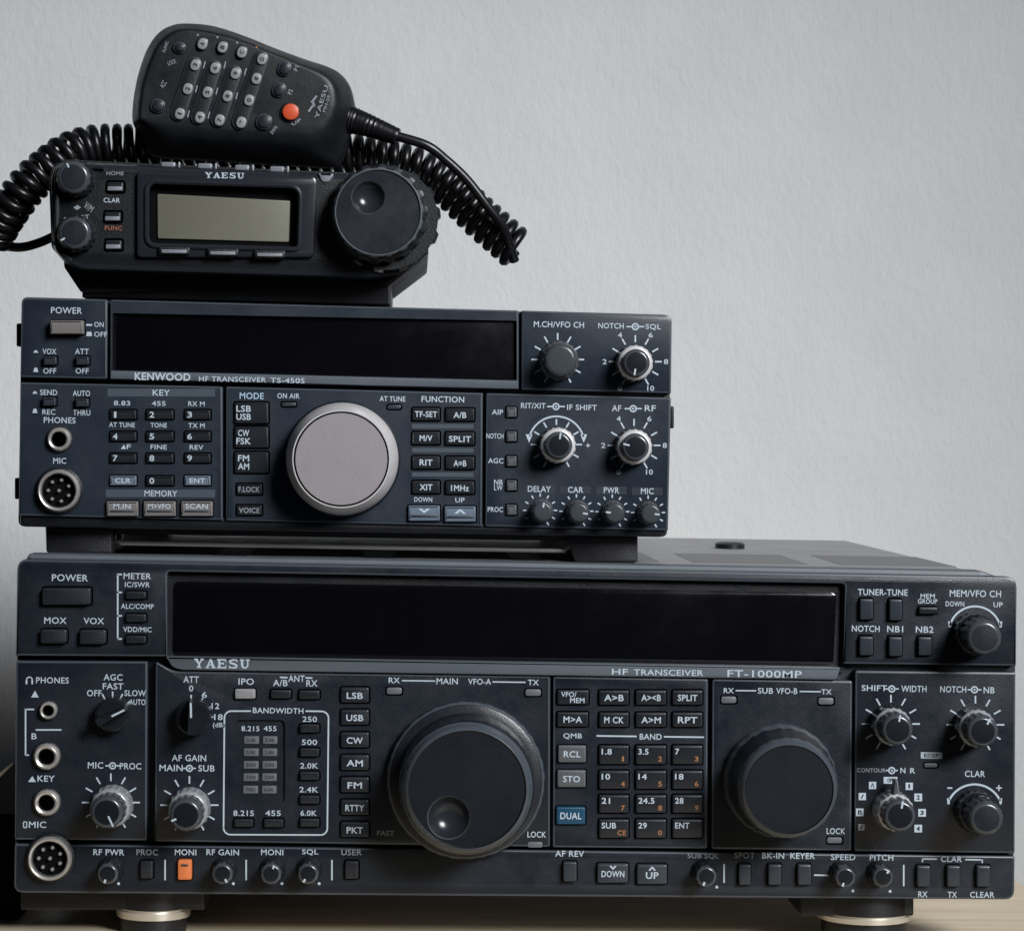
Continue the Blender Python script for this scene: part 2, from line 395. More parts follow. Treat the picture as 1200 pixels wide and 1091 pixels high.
# ================================================================== wall and table
ZT = at(180, 1099, .008).z
def onz(u, v, z):
    d = RM @ Vector(((u-PPX)/F_PX, -(v-PPY)/F_PX, -1)); return CAM + d*((z-CAM.z)/d.z)
YW = .60
def wall_material():
    m = bpy.data.materials.new('painted_plaster'); m.use_nodes = True; nt = m.node_tree; b = nt.nodes['Principled BSDF']
    b.inputs['Roughness'].default_value = .85; b.inputs['Specular IOR Level'].default_value = .25
    tc = nt.nodes.new('ShaderNodeTexCoord'); mp = nt.nodes.new('ShaderNodeMapping'); mp.inputs['Scale'].default_value = (1, 1, .62)
    nt.links.new(tc.outputs['Object'], mp.inputs['Vector'])
    h = []
    for sc, de, st in ((210, 5, 1.), (60, 3, .6), (9, 2, .5)):
        n = nt.nodes.new('ShaderNodeTexNoise'); n.inputs['Scale'].default_value = sc; n.inputs['Detail'].default_value = de; n.inputs['Roughness'].default_value = .55
        nt.links.new(mp.outputs[0], n.inputs['Vector']); q = nt.nodes.new('ShaderNodeMath'); q.operation = 'MULTIPLY'; q.inputs[1].default_value = st*210/sc*(.16 if sc < 100 else 1)
        nt.links.new(n.outputs['Fac'], q.inputs[0]); h.append(q)
    a = nt.nodes.new('ShaderNodeMath'); a.operation = 'ADD'; nt.links.new(h[0].outputs[0], a.inputs[0]); nt.links.new(h[1].outputs[0], a.inputs[1])
    a2 = nt.nodes.new('ShaderNodeMath'); a2.operation = 'ADD'; nt.links.new(a.outputs[0], a2.inputs[0]); nt.links.new(h[2].outputs[0], a2.inputs[1])
    bp = nt.nodes.new('ShaderNodeBump'); bp.inputs['Strength'].default_value = .36; bp.inputs['Distance'].default_value = .0016
    nt.links.new(a2.outputs[0], bp.inputs['Height']); nt.links.new(bp.outputs['Normal'], b.inputs['Normal'])
    n = nt.nodes.new('ShaderNodeTexNoise'); n.inputs['Scale'].default_value = 16; n.inputs['Detail'].default_value = 4
    nt.links.new(tc.outputs['Object'], n.inputs['Vector'])
    cr = nt.nodes.new('ShaderNodeValToRGB'); cr.color_ramp.elements[0].position = .3; cr.color_ramp.elements[1].position = .7
    cr.color_ramp.elements[0].color = (.66, .68, .70, 1); cr.color_ramp.elements[1].color = (.70, .705, .715, 1)
    nt.links.new(n.outputs['Fac'], cr.inputs[0]); nt.links.new(cr.outputs[0], b.inputs['Base Color'])
    MATS['painted_plaster'] = m
wall_material()
mb = MB(); box(mb, (-2.5, YW, -.9), (3.2, YW+.12, 2.2), 'painted_plaster')
wall = mb.build('wall', smooth=0); wall['kind'] = 'structure'
wall['label'] = 'pale grey painted plaster wall with fine roller texture behind the radios'; wall['category'] = 'wall'
def wood_material():
    m = bpy.data.materials.new('light_wood'); m.use_nodes = True; nt = m.node_tree; b = nt.nodes['Principled BSDF']
    b.inputs['Roughness'].default_value = .45
    tc = nt.nodes.new('ShaderNodeTexCoord'); mp = nt.nodes.new('ShaderNodeMapping'); mp.inputs['Scale'].default_value = (3, 34, 34)
    nt.links.new(tc.outputs['Object'], mp.inputs['Vector'])
    n = nt.nodes.new('ShaderNodeTexNoise'); n.inputs['Scale'].default_value = 2.6; n.inputs['Detail'].default_value = 8; n.inputs['Distortion'].default_value = .6
    nt.links.new(mp.outputs[0], n.inputs['Vector'])
    cr = nt.nodes.new('ShaderNodeValToRGB'); cr.color_ramp.elements[0].position = .32; cr.color_ramp.elements[1].position = .68
    cr.color_ramp.elements[0].color = (.70, .56, .38, 1); cr.color_ramp.elements[1].color = (.84, .72, .53, 1)
    nt.links.new(n.outputs['Fac'], cr.inputs[0]); nt.links.new(cr.outputs[0], b.inputs['Base Color'])
    MATS['light_wood'] = m
mat('added_case_black', (.003, .003, .004), .95, spec=.05, bump=.2)
wood_material()
TX0, TX1 = onz(6, 900, ZT).x, onz(1195, 1034.5, ZT).x; YB = min(onz(6, 893, ZT).y, YW-.012)
table = root('table', ((TX0+TX1)/2, .24, ZT), 'light wood table top under the stacked radios, standing against the wall', 'table')
mb = MB(); box(mb, (TX0, -.12, ZT-.022), (TX1, YB, ZT), 'light_wood'); mb.build('table_top', table, smooth=0)
for sx in (TX0+.03, TX1-.03):
    mb = MB(); box(mb, (sx-.01, -.1, ZT-.72), (sx+.01, YB-.02, ZT-.0225), 'light_wood'); mb.build('side_panel', table, smooth=0)

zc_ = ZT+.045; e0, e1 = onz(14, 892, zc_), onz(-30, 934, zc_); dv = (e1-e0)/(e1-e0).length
case = root('added_dark_case', (-.03, .3, ZT), 'low plain black case added to darken the left edge, partly hidden behind the widest radio', 'case')  # case added to darken the table corner left of the radio
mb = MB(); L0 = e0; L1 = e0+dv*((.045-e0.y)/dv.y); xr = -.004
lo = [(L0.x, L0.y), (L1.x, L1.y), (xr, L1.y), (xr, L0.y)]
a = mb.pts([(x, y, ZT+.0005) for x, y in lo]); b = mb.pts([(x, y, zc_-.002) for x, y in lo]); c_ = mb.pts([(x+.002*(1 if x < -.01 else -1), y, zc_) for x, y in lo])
mb.strip(a, b, 'added_case_black'); mb.strip(b, c_, 'added_case_black'); mb.cap([c_], 'added_case_black'); mb.cap([a], 'added_case_black'); mb.build('case_body', case)
# ================================================================== large base-station transceiver
Y1 = 0.0
big = root('base_transceiver', (at(605, 1046, Y1).x, .15, ZT), 'widest black radio with two big tuning dials and an orange button, standing on the table', 'radio')
D = Dev(big, Y1)
# ---- top row left
T = D.text
T('POWER', 82, 677, 42, 8); D.button(49, 689, 106, 709, 3.2, 'button_dark', r=3, well=2)
T('MOX', 65, 727, 26, 7.5); D.button(47, 737.5, 78, 754, 3.2, 'button_dark', r=3)
T('VOX', 110, 727.5, 24, 7.5); D.button(93, 738, 124, 755, 3.2, 'button_dark', r=3)
for a, b in (((138, 673), (138, 749)), ((137, 673), (143, 673)), ((137, 694), (143, 694)), ((137, 721.5), (143, 721.5)), ((137, 748.5), (143, 748.5))): line(D.p, a, b, 1.9, Y1)
T('METER', 161, 675, 32, 7); T('IC/SWR', 161, 685, 29, 6); T('ALC/COMP', 161, 710.5, 38, 6); T('VDD/MIC', 161, 737.5, 33, 6)
for v0, v1 in ((693, 702), (719.5, 729), (745, 754)): D.button(147, v0, 171, v1, 2.2, 'button_dark', r=2)
# ---- jacks
band(D.p, 34.5, 796.5, 2.6, 4, -90, 90, Y1); line(D.p, (31.2, 796), (31.2, 801.5), 2, Y1); line(D.p, (37.8, 796), (37.8, 801.5), 2, Y1)
T('PHONES', 61.5, 797, 38, 7.2); quad(D.p, [(41, 809), (45.5, 817), (36.5, 817)], Y1)
for a, b in (((40, 831), (30, 831)), ((30, 830), (30, 885)), ((30, 884.5), (34, 884.5)), ((42, 855), (72, 855))): line(D.p, a, b, 1.8, Y1)
T('B', 40, 862.5, 6, 7)
D.jack(57, 832, 10.5, 6.2); D.jack(55, 886, 15.5, 9.2); D.jack(55, 940, 15.5, 9.2)
quad(D.p, [(38, 909), (42, 916), (33, 916)], Y1); T('KEY', 54, 912, 20, 7); T('MIC', 44, 966, 20, 7.5); frame(D.p, rect(27, 962, 32, 970, 2), 1.2, Y1)
D.mic_socket(59, 1005, 26)
# ---- rotary switches
T('AGC', 132.5, 793.5, 22, 7.5); T('FAST', 132.5, 804, 24, 7.5); T('OFF', 110.5, 812, 17, 7.5); T('SLOW', 158.5, 812, 25, 7); T('AUTO', 161, 822.5, 19, 6.5)
ticks(D.p, 132, 836, 20, 26, (-28, 0, 27, 55), 1.8, Y1)
def pointer_switch(D, u, v, r, h, ang):
    h2 = h*.001; k = pxm(D.y-h2); c = D.face_c(u, v, h2); mb = MB(); R_ = r*k
    lathe(mb, c, [(R_*1.02, -.0005, 'knob_black'), (R_, h2*.45, 'knob_black'), (R_-.001, h2*.52, 'knob_black')], 40, 'knob_black')
    d = Vector((math.sin(R(ang)), math.cos(R(ang)))); n = Vector((d.y, -d.x))
    P = [d*R_*.98+n*R_*.2, d*R_*.98-n*R_*.2, -d*R_*.9-n*R_*.3, -d*R_*.9+n*R_*.3]
    a = mb.pts([(c[0]+p.x, c[1]-h2*.5, c[2]+p.y) for p in P]); b = mb.pts([(c[0]+p.x*.97, c[1]-h2, c[2]+p.y*.97) for p in [d*R_*.98+n*R_*.1, d*R_*.98-n*R_*.1, -d*R_*.9-n*R_*.22, -d*R_*.9+n*R_*.22]])
    mb.strip(a, b, 'knob_black'); mb.cap([b], 'knob_black')
    L = [d*R_*.93+n*R_*.055, d*R_*.93-n*R_*.055, d*R_*.1-n*R_*.055, d*R_*.1+n*R_*.055]
    ids = mb.pts([(c[0]+p.x, c[1]-h2-.0002, c[2]+p.y) for p in L]); mb.face(ids, 'white_print')
    mb.build('rotary_switch', D.r)
pointer_switch(D, 129, 840, 20, 15, 63)
T('ATT', 224, 796, 18, 7.5); T('0', 224, 806.5, 5, 7); T('6', 239.5, 814, 6, 7); T('12', 252.5, 827, 9, 7); T('18', 256, 840, 10, 7); T('(dB)', 256.5, 850, 14, 7)
ticks(D.p, 224, 840, 20, 26, (0, 32, 62, 90), 1.8, Y1)
pointer_switch(D, 224, 843, 21, 16, -2)
# ---- concentric gain knobs
def ticks300(u, v, r0, r1, w=1.8, n=11): ticks(D.p, u, v, r0, r1, [-150+300*i/(n-1) for i in range(n)], w, D.y)
T('MIC', 112, 896.5, 18, 7.5); sym(D.p, 132, 897, 17, Y1); T('PROC', 153, 897.5, 25, 7.5); ticks300(130, 940, 25, 34)
D.knob(125, 952, 19, 22, (23, 11, 'knob_skirt'), 155, knurl=16)
T('AF GAIN', 221.5, 888, 40, 7.5); T('MAIN', 200.5, 899.5, 27, 7.5); sym(D.p, 222, 900, 15, Y1); T('SUB', 242, 900, 19, 7.5); ticks300(222, 943, 25, 34)
D.knob(217.5, 955, 19, 22, (23, 11, 'knob_skirt'), -112, knurl=16, marklen=.35)
# ---- IPO, ANT
T('IPO', 288.5, 798.5, 18, 7.5); D.button(275, 807.5, 299, 819, 2, 'button_pale', r=2, label='pale grey button')
T('A/B', 328.5, 800, 17, 7.5); T('ANT', 347.5, 795, 19, 7.5); T('RX', 365.5, 800.5, 13, 7.5); line(D.p, (328, 793.5), (337, 793.8), 1.8, Y1); line(D.p, (358, 794), (366, 794.3), 1.8, Y1)
D.button(317, 808.5, 341, 818.5, 2, 'button_dark', r=2); D.button(350, 809, 374.5, 819.5, 2, 'button_dark', r=2)
# ---- bandwidth box
T('BANDWIDTH', 326, 832.5, 59, 6.5)
P = rpoly([(263, 833), (385, 833.5), (383.5, 978), (262, 977.5)], 8, 5)
for a, b in ((( 271, 833), (294, 833)), ((358, 833), (377, 833.3)), ((385, 841), (383.6, 970)), ((376, 978), (270, 977.6)), ((262, 969), (263, 841))): line(D.p, a, b, 1.8, Y1)
for (cu, cv), a0 in (((271, 841), -90), ((377, 841.3), 0), ((375.7, 970), 90), ((270, 969.6), 180)): band(D.p, cu, cv, 7.1, 8.9, a0, a0+90, Y1, n=6)
REC = (rect(275, 843.5, 334, 940, 6, 4), .0012, 'charcoal_panel', 'charcoal_panel')
D.text('8.215', 293.5, 853.5, 21, 6, y=Y1+.0011, m='white_print'); D.text('455', 316.5, 853.5, 15, 6, y=Y1+.0011)
for i, v in enumerate((867, 881.3, 896, 910.5, 925)):
    for (a, b), t in zip(((286, 303.5), (308, 325)), (('2.4K', '2.4K'), ('2.0K', '2.0K'), ('500', '500'), ('250', '250'), ('THRU', '6.0K'))[i]):
        mb = MB(); slab(mb, rect(a-i*.25, v-4.5, b-i*.25, v+4.5, .8, 2), Y1+.0008, .0008, .0002, 'lamp_grey'); txt(mb, t, (a+b)/2-i*.25, v, 11, 4, Y1+.0008, 'button_slate', bold=.01); mb.build('indicator_lamp', big)
for t, v, w_ in (('250', 842.5, 17), ('500', 869.5, 18), ('2.0K', 897, 21), ('2.4K', 925, 22), ('6.0K', 952.5, 19)): T(t, 363-(v-842)*.012, v, w_, 6.5)
for v in (853.5, 881.5, 909, 937, 964): D.button(351, v-4.5, 374, v+5, 2.2, 'button_dark', r=1.5)
T('8.215', 285.5, 952.5, 24, 6.5); T('455', 320, 952.5, 18, 6.5); D.button(274, 960, 296.5, 969, 2.2, 'button_dark', r=1.5); D.button(309, 960, 332, 969.5, 2.2, 'button_dark', r=1.5)
# ---- mode buttons
for t, v, w_ in (('LSB', 814.5, 19), ('USB', 840.5, 20), ('CW', 867, 19), ('AM', 893.5, 19), ('FM', 919.5, 17), ('RTTY', 946, 22), ('PKT', 972, 19)):
    D.button(399, v-9, 432.5, v+9, 1.6, 'button_dark', [(t, 0, .5, w_, 7.5)], r=2.5)
# ---- main VFO
T('RX', 462, 797, 13, 6.5); line(D.p, (471, 797.3), (510, 797.8), 1.5, Y1); T('MAIN', 524, 798, 25, 7); T('VFO-A', 562, 798.5, 27, 7); line(D.p, (577, 798.8), (616, 799.3), 1.5, Y1); T('TX', 625, 799.5, 13, 6.5)
D.lamp(453, 805.5, 471, 813.5); D.lamp(615.5, 807.5, 634, 815.5)
dk = 'dial_charcoal'
dial(D, 547.5, 925, 66, 33, [(94, -.5, dk), (95, 1, dk), (95, 4.5, dk, .12), (94, 5.6, 'dial_rim', .08), (92, 6.2, 'dial_rim'), (90, 6.5, dk), (82, 7, dk), (81, 9, 'knob_black'), (80.5, 24, 'knob_black', .12), (79.5, 26.5, dk), (77.5, 27.5, dk), (76, 28, 'dial_rim'), (74.5, 31, 'dial_rim'), (72.5, 32.6, 'dial_rim'), (69.5, 33.2, 'dial_rim'), (67.5, 32.6, 'black_plastic'), (66.5, 32.6, 'dial_face')], 'dial_face', (526, 958, 24.5), knurl=36, n=144, label='largest dial with a round finger dimple')
T('LOCK', 629, 977.5, 22, 7); D.lamp(618, 986, 636, 993)
T('FAST', 452, 976, 20, 6, 'dim_grey_print')  # label in shade, dimmed by its colour
# ---- key field
def K(u0, v0, u1, v1, leg, m='button_dark', h=1.8, **k): D.button(u0, v0, u1, v1, h, m, leg, r=2, **k)
K(653, 808.5, 690, 825.5, [('VFO/', -5, -3.5, 18, 6), ('MEM', 5, 3.5, 17, 6)]); K(653, 834.5, 689.5, 851.5, [('M▶A' if False else 'M>A', 0, 0, 22, 7.5)])
T('QMB', 671, 862.5, 22, 7)
K(654, 873.5, 687, 893.5, [('RCL', 0, 0, 20, 7.5)], 'button_grey', label='grey button'); K(653, 902.5, 686.5, 922.5, [('STO', 0, 0, 20, 7.5)], 'button_grey', label='grey button')
K(652, 945.5, 686, 966, [('DUAL', 0, 0, 25, 8)], 'button_blue', label='deep blue button')
X = ((702, 737), (745, 781), (788, 823.5)); V = ((809, 826), (835, 852), (873.5, 895.5), (903, 924.5), (931.5, 952.5), (960, 982))
for (v0, v1), leg in zip(V[:2], (('A>B', 'A><B', 'SPLIT'), ('M CK', 'A>M', 'RPT'))):
    for (u0, u1), t in zip(X, leg): K(u0, v0, u1, v1, [(t, 0, 0, 23, 7.5)])
line(D.p, (699, 862), (746, 862.6), 1.8, Y1); line(D.p, (778, 863), (825, 863.6), 1.8, Y1); T('BAND', 762.5, 863, 26, 7)
for (v0, v1), leg in zip(V[2:], ((('1.8', '1'), ('3.5', '2'), ('7', '3')), (('10', '4'), ('14', '5'), ('18', '6')), (('21', '7'), ('24.5', '8'), ('28', '9')), (('SUB', 'CE'), ('29', '0'), ('ENT', '')))):
    for (u0, u1), (a, b) in zip(X, leg):
        wa = {1: 5, 2: 10, 3: 12, 4: 19}[len(a)]+(5 if a in ('SUB', 'ENT') else 0); L = [(a, -(u1-u0)/2+3+wa/2, -4, wa, 7)]
        if b: L.append((b, 10.5 if b != 'CE' else 9, 4.5, 4.5 if b != 'CE' else 10, 6, 'orange_print'))
        K(u0, v0, u1, v1, L)
# ---- sub VFO
T('RX', 854, 809, 12, 6); line(D.p, (862, 809), (886, 809.2), 1.5, Y1); T('SUB', 897, 809.2, 18, 7); T('VFO-B', 922, 809.5, 25, 7); line(D.p, (937, 810), (962, 810.3), 1.5, Y1); T('TX', 968.5, 810.5, 12, 6)
D.lamp(845, 816, 863, 824); D.lamp(959, 817.5, 977, 825.5)
dial(D, 925, 925, 50, 30, [(67, -.5, 'dial_rim'), (68.5, 1, 'dial_rim'), (68, 5, 'dial_rim', .2), (65, 7, 'dial_rim', .2), (63, 9, dk), (61, 16, dk, .12), (59.5, 25, dk, .12), (58, 27, 'dial_rim'), (56, 29.2, 'dial_rim'), (52.5, 30.2, 'dial_rim'), (51, 29.6, 'black_plastic'), (50, 29.6, 'dial_face')], 'dial_face', knurl=24, n=96, label='smaller plain dial')
T('LOCK', 979.5, 973.5, 22, 7); D.lamp(969, 981, 987, 988)
# ---- right knobs
T('SHIFT', 1024.5, 806, 30, 7); sym(D.p, 1045, 807, 16, Y1); T('WIDTH', 1071, 807, 30, 7.5); ticks300(1044, 848, 25, 34)
D.knob(1052, 855, 18.5, 22, (22, 12, 'knob_black'), 10, knurl=14, ringm='knob_skirt', marklen=.45)
T('NOTCH', 1117, 807.5, 31, 7.5); sym(D.p, 1142, 808, 16, Y1); T('NB', 1159, 808.5, 13, 7.5); ticks300(1143, 849, 25, 34)
D.knob(1152, 857, 18.5, 22, (22, 12, 'knob_black'), 30, knurl=14, ringm='knob_skirt', marklen=.45)
quad(D.p, [(1079, 881), (1104, 881.5), (1104, 889), (1079, 888.5)], Y1); txt(D.p, 'EDSP', 1091.5, 885, 17, 4.5, Y1-.0001, 'button_dark'); D.lamp(1083, 894, 1099, 899)
T('CONTOUR', 1021, 902.3, 34, 5, 'dim_grey_print'); sym(D.p, 1045, 902.5, 14, Y1); T('N', 1058, 902.5, 6, 6.5); T('R', 1069.5, 902.8, 6, 6.5)  # CONTOUR set dim in colour for the shade on it
def flag(u, v, s=8.5, g='/', w_=None):
    w_ = w_ or s; quad(D.p, [(u-w_/2, v-s/2), (u+w_/2, v-s/2), (u+w_/2, v+s/2), (u-w_/2, v+s/2)], Y1); txt(D.p, g, u, v, w_*.45, s*.6, Y1-.0001, 'button_dark', bold=.03)
flag(1043.5, 914, 8, 'OFF', 16); flag(1022.5, 920, 8.5, '/\\'); flag(1010.5, 933, 8.5, '/'); flag(1007.5, 951.5, 9, 'n'); flag(1065.5, 921, 8.5, '1'); flag(1076, 934, 9, '2'); flag(1080.5, 952, 9, '3'); flag(1076, 970.5, 9, '4'); flag(1009.5, 969, 7.5, '/')
D.knob(1055, 956, 19, 21, (21.5, 13, 'knob_skirt'), 10, knurl=14, ringm='chrome_rim', marklen=.5)
mb = MB()      # lever arm of the outer contour switch
c = D.face_c(1050, 950, .011); k = pxm(0)
slab(mb, [(1046, 940), (1049, 914), (1052.5, 914), (1056, 940)], Y1-.011, .006, .0008, 'button_grey', backcap=True)
mb.build('switch_lever', big)
T('CLAR', 1142.5, 906.5, 24, 7.5); T('-', 1113, 923, 6, 1.8); T('+', 1170.5, 923, 7, 7); band(D.p, 1142, 952, 32, 34.4, -63, 65, Y1)
for u in (1111.5, 1172.5): quad(D.p, [(u-1.8, 935), (u+1.8, 935), (u+1.2, 942), (u-1.2, 942)], Y1)
D.knob(1156.5, 959, 20, 23, (24, 9, 'knob_black'), None, knurl=16, m='dial_charcoal')
# ---- top right
T('TUNER-TUNE', 1034.5, 694, 59, 7.5); T('MEM', 1087, 698.5, 17, 5.5); T('GROUP', 1087, 704.5, 23, 5.5); T('MEM/VFO CH', 1143, 695.5, 61, 8); T('DOWN', 1119, 707.5, 22, 6); T('UP', 1169.5, 708.5, 11, 6)
for u0, u1, v0, v1 in ((1008, 1023.5, 702, 726), (1042.5, 1057.5, 702.5, 727), (1007.5, 1023.5, 746, 768), (1042, 1057.5, 746.5, 769), (1076.5, 1092, 746.5, 768)): D.button(u0, v0, u1, v1, 3, 'button_slate', r=2, well=2)
D.button(1077, 711.5, 1099, 719.5, 2.6, 'button_dark', r=2)
T('NOTCH', 1014.5, 736.5, 33, 7.5); T('NB1', 1049, 737, 19, 7.5); T('NB2', 1083.5, 737.5, 21, 7.5)
band(D.p, 1142.5, 741, 29.5, 31.7, -75, 75, Y1)
for u in (1113, 1172.5): quad(D.p, [(u-2, 728), (u+2, 728), (u+1.2, 735), (u-1.2, 735)], Y1)
D.knob(1154, 747, 20.5, 23, (24, 9, 'knob_black'), None, knurl=14, m='dial_charcoal')
# ---- bottom row
def bottom_knob(u, v, r=12.5, mark=130, h=11): D.knob(u, v, r, h, (14.5, 3, 'black_plastic'), mark, knurl=10, marklen=.4, markw=2.4)
def dots(u, v): band(D.p, u+11, v+13, 0, 1.8, 0, 360, Y1, n=8)
for t, u, w_, m in (('RF PWR', 127.5, 36, 'white_print'), ('PROC', 172.5, 25, 'dim_grey_print'), ('MONI', 217.5, 25, 'white_print'), ('RF GAIN', 261, 38, 'white_print'), ('MONI', 319, 26, 'white_print'), ('SQL', 363.5, 19, 'white_print'), ('USER', 412, 24, 'dim_grey_print')): T(t, u, 998.3, w_, 7, m)  # PROC and USER painted dim for the shade they sit in
for u, mk in ((126, 200), (260.5, 150), (317.5, 20), (361, 210)): bottom_knob(u, 1024, 12, mk); dots(u+2, 1022)
D.button(164, 1009, 179, 1029.5, 2.6, 'button_dark', r=2); D.button(208, 1007.5, 224.5, 1031, 2.6, 'button_orange', r=2.5, led=(212, 1012.5, 220.5, 1015), label='orange button'); D.button(404, 1009, 420, 1030, 2.2, 'button_dark', r=2)
for u in (193.5, 288.5, 389): line(D.p, (u, 1007), (u, 1031), 1.8, Y1)
T('AF REV', 667.5, 1000, 34, 7); D.button(660, 1010, 676, 1033, 3, 'button_slate', r=2)
D.button(700, 1012, 736.5, 1034.5, 2.4, 'button_slate', [('DOWN', 0, .5, 27, 7.5), ('v', 0, -7, 9, 4.5)], r=2.5); D.button(746.5, 1013, 782, 1036, 2.4, 'button_slate', [('UP', 0, 1, 15, 8), ('^', 0, -7, 9, 4.5)], r=2.5)
T('SUB SQL', 824, 1003, 37, 7, 'dim_grey_print'); bottom_knob(828, 1027, 12, 200); dots(829, 1026)
T('SPOT', 872.5, 1002, 24, 7, 'dim_grey_print'); T('BK-IN', 906, 1002.3, 26, 7); T('KEYER', 940.5, 1002.5, 29, 7)  # SPOT painted dimmer to look shaded
for u0, u1 in ((866, 880), (900.5, 916), (935, 951)): D.button(u0, 1013, u1, 1037, 3, 'button_slate', r=2)
line(D.p, (954, 1025), (972, 1025.3), 1.8, Y1); line(D.p, (848.5, 1012), (848.5, 1034), 1.8, Y1)
T('SPEED', 988, 1004, 29, 7); T('PITCH', 1033, 1004.5, 28, 7); bottom_knob(991, 1028, 12, 200); bottom_knob(1035, 1028, 12, 40); dots(988.5, 1030.5); dots(1032, 1031)
line(D.p, (1059, 1013), (1059, 1038), 1.8, Y1)
for a, b in (((1081, 1006), (1098, 1006.3)), ((1081, 1005.5), (1081, 1010)), ((1131, 1006.8), (1151, 1007.2)), ((1151, 1006.5), (1151, 1011))): line(D.p, a, b, 1.6, Y1)
T('CLAR', 1115, 1006.3, 25, 7)
for u0, u1 in ((1075, 1090.5), (1110, 1125.5), (1145, 1161)): D.button(u0, 1014.5, u1, 1039, 3, 'button_slate', r=2)
T('RX', 1081.5, 1047.5, 11, 7); T('TX', 1116, 1048, 11, 7); T('CLEAR', 1151, 1048, 29, 7)
# ---- panel
HS = [REC]
blocks = [
 (rpoly([(20, 655), (1192, 676), (1191, 780.5), (988, 778), (990, 684), (196, 670), (196, 769.5), (18.5, 768.5)], [13, 13, 1, 1, 4, 4, 1, 1]), (), None),
 (rpoly([(18.5, 774), (173, 775), (172, 985), (17, 984)], [3, 2, 2, 2]), (), None),
 (rpoly([(182, 775), (203, 786), (645, 792), (644.5, 992.5), (181, 986)], [3, 8, 2, 2, 2]), HS, None),
 (rpoly([(648, 792), (830, 795), (829, 994.5), (647.5, 993)], 3), (), None),
 (rpoly([(834.5, 795), (999, 797.5), (998, 997), (833.5, 995)], 3), (), None),
 (rpoly([(1002, 785.5), (1190.5, 787.5), (1189.5, 1000), (1001, 997.5)], [3, 3, 2, 2]), (), None),
 (rpoly([(17, 988.5), (1189.5, 1003), (1189, 1054), (16, 1046)], [2, 2, 11, 11]), (), None)]
D.panel(blocks, [(rpoly([(21, 656), (1191, 677), (1188, 1053), (17, 1045)], [13, 13, 11, 11]), .006, .012, 'charcoal_panel')], 'charcoal_panel', edge='lit_edge_slate')
# top lip
mb = MB(); slab(mb, rpoly([(34, 648.5), (1150, 668.8), (1181, 680), (28, 659)], [3, 3, 2, 2]), Y1+.0045, .012, .0015, 'grey_trim', backcap=True); mb.build('panel_lip', big)
# display
mb = MB(); slab(mb, rpoly([(190, 664), (996, 678), (990, 788), (190, 776)], 3), Y1+.0042, .002, 0, 'black_plastic')
slab(mb, rpoly([(203, 681), (981, 694), (977, 780), (202, 768)], 8), Y1+.0034, .002, .0008, 'display_glass'); mb.build('display_window', big)
mb = MB(); slab(mb, rpoly([(194, 769.5), (985, 782), (981, 797), (962, 796.5), (210, 785), (201, 781)], [2, 2, 5, 2, 6, 3]), Y1-.0016, .006, .0008, 'grey_trim')
yb = Y1-.0016
serif(mb, 'YAESU', 261, 777.5, 67, 10.5, yb, .014); txt(mb, 'HF', 726.5, 787, 19, 7, yb); txt(mb, 'TRANSCEIVER', 783.5, 788, 82, 7, yb); txt(mb, 'FT-1000MP', 896, 789.5, 88, 8.5, yb); mb.build('brand_strip', big)
# cabinet
xa, xb = at(30, 660, Y1).x+.003, at(1182, 672, Y1).x-.010
zt, zb = at(1150, 668.5, .016).z, at(600, 1046, .01).z
mb = MB(); poly = rpoly([(xa, zb), (xb, zb), (xb, zt), (xa, zt)], .004, 3)
a = mb.pts([(x, .016, z) for x, z in poly]); b = mb.pts([(x, .336, z) for x, z in poly]); mb.strip(a, b, 'case_grey'); mb.cap([b], 'case_grey'); mb.cap([a], 'case_grey')
cab = mb.build('cabinet', big)
mb = MB()
for gx in range(6):                                     # vent groups in the top cover
    x0 = xa+.02+gx*.0635
    for j in range(19):
        y0 = .045+j*.005; box(mb, (x0, y0, zt-.002), (x0+.049, y0+.0026, zt+.0002), 'vent_grey')
mb.build('top_vent', cab, smooth=0)
mb = MB(); q = at(858, 648, .2); P = [(q.x+.0072*math.cos(t), .21+.011*math.sin(t)) for t in [2*math.pi*i/20 for i in range(20)]]
a = mb.pts([(x, y, zt-.001) for x, y in P]); b = mb.pts([(x, y, zt+.0022) for x, y in P]); c2 = mb.pts([(q.x+(x-q.x)*.8, .21+(y-.21)*.8, zt+.003) for x, y in P]); mb.strip(a, b, 'black_case'); mb.strip(b, c2, 'black_case'); mb.cap([c2], 'black_case'); mb.build('rubber_pad', cab)
# feet
def big_foot(u, vtop, yc, rad, hh=5):
    x = at(u, 1075, yc).x; z0 = ZT; z1 = zb+.001; mb = MB()
    q0, q1 = at(u, vtop+hh, yc-rad).z, at(u, vtop-hh, yc-rad).z
    if yc > .1: q0, q1 = z0+.004, z0+.008
    prof = [(rad*1.02, z1, 'black_case'), (rad*1.02, q1+.0006, 'black_case'), (rad*.98, q1, 'foot_ring'), (rad*1.0, q1-.0006, 'foot_ring'), (rad*.98, q0, 'foot_ring'), (rad*.9, q0-.0004, 'black_case'), (rad*.88, z0+.0001, 'black_case')]
    prev = None
    for r_, z, m in prof:
        ring = mb.pts([(x+r_*math.cos(2*math.pi*i/40), yc+r_*math.sin(2*math.pi*i/40), z) for i in range(40)])
        if prev: mb.strip(prev, ring, m)
        prev = ring
    mb.cap([prev], 'black_case'); mb.build('foot', big)
big_foot(180, 1074.5, .026, .0155); big_foot(1012, 1080.5, .026, .020, 3.8)
big_foot(190, 1075, .30, .0155); big_foot(1000, 1075, .30, .0155)
mb = MB(); pa, pb = at(938, 1050, .008), at(1072, 1076, .008); slab(mb, rect(938, 1046, 1071, 1073, 3), .012, .05, .001, 'black_plastic', backcap=True); mb.build('foot_bracket', big)
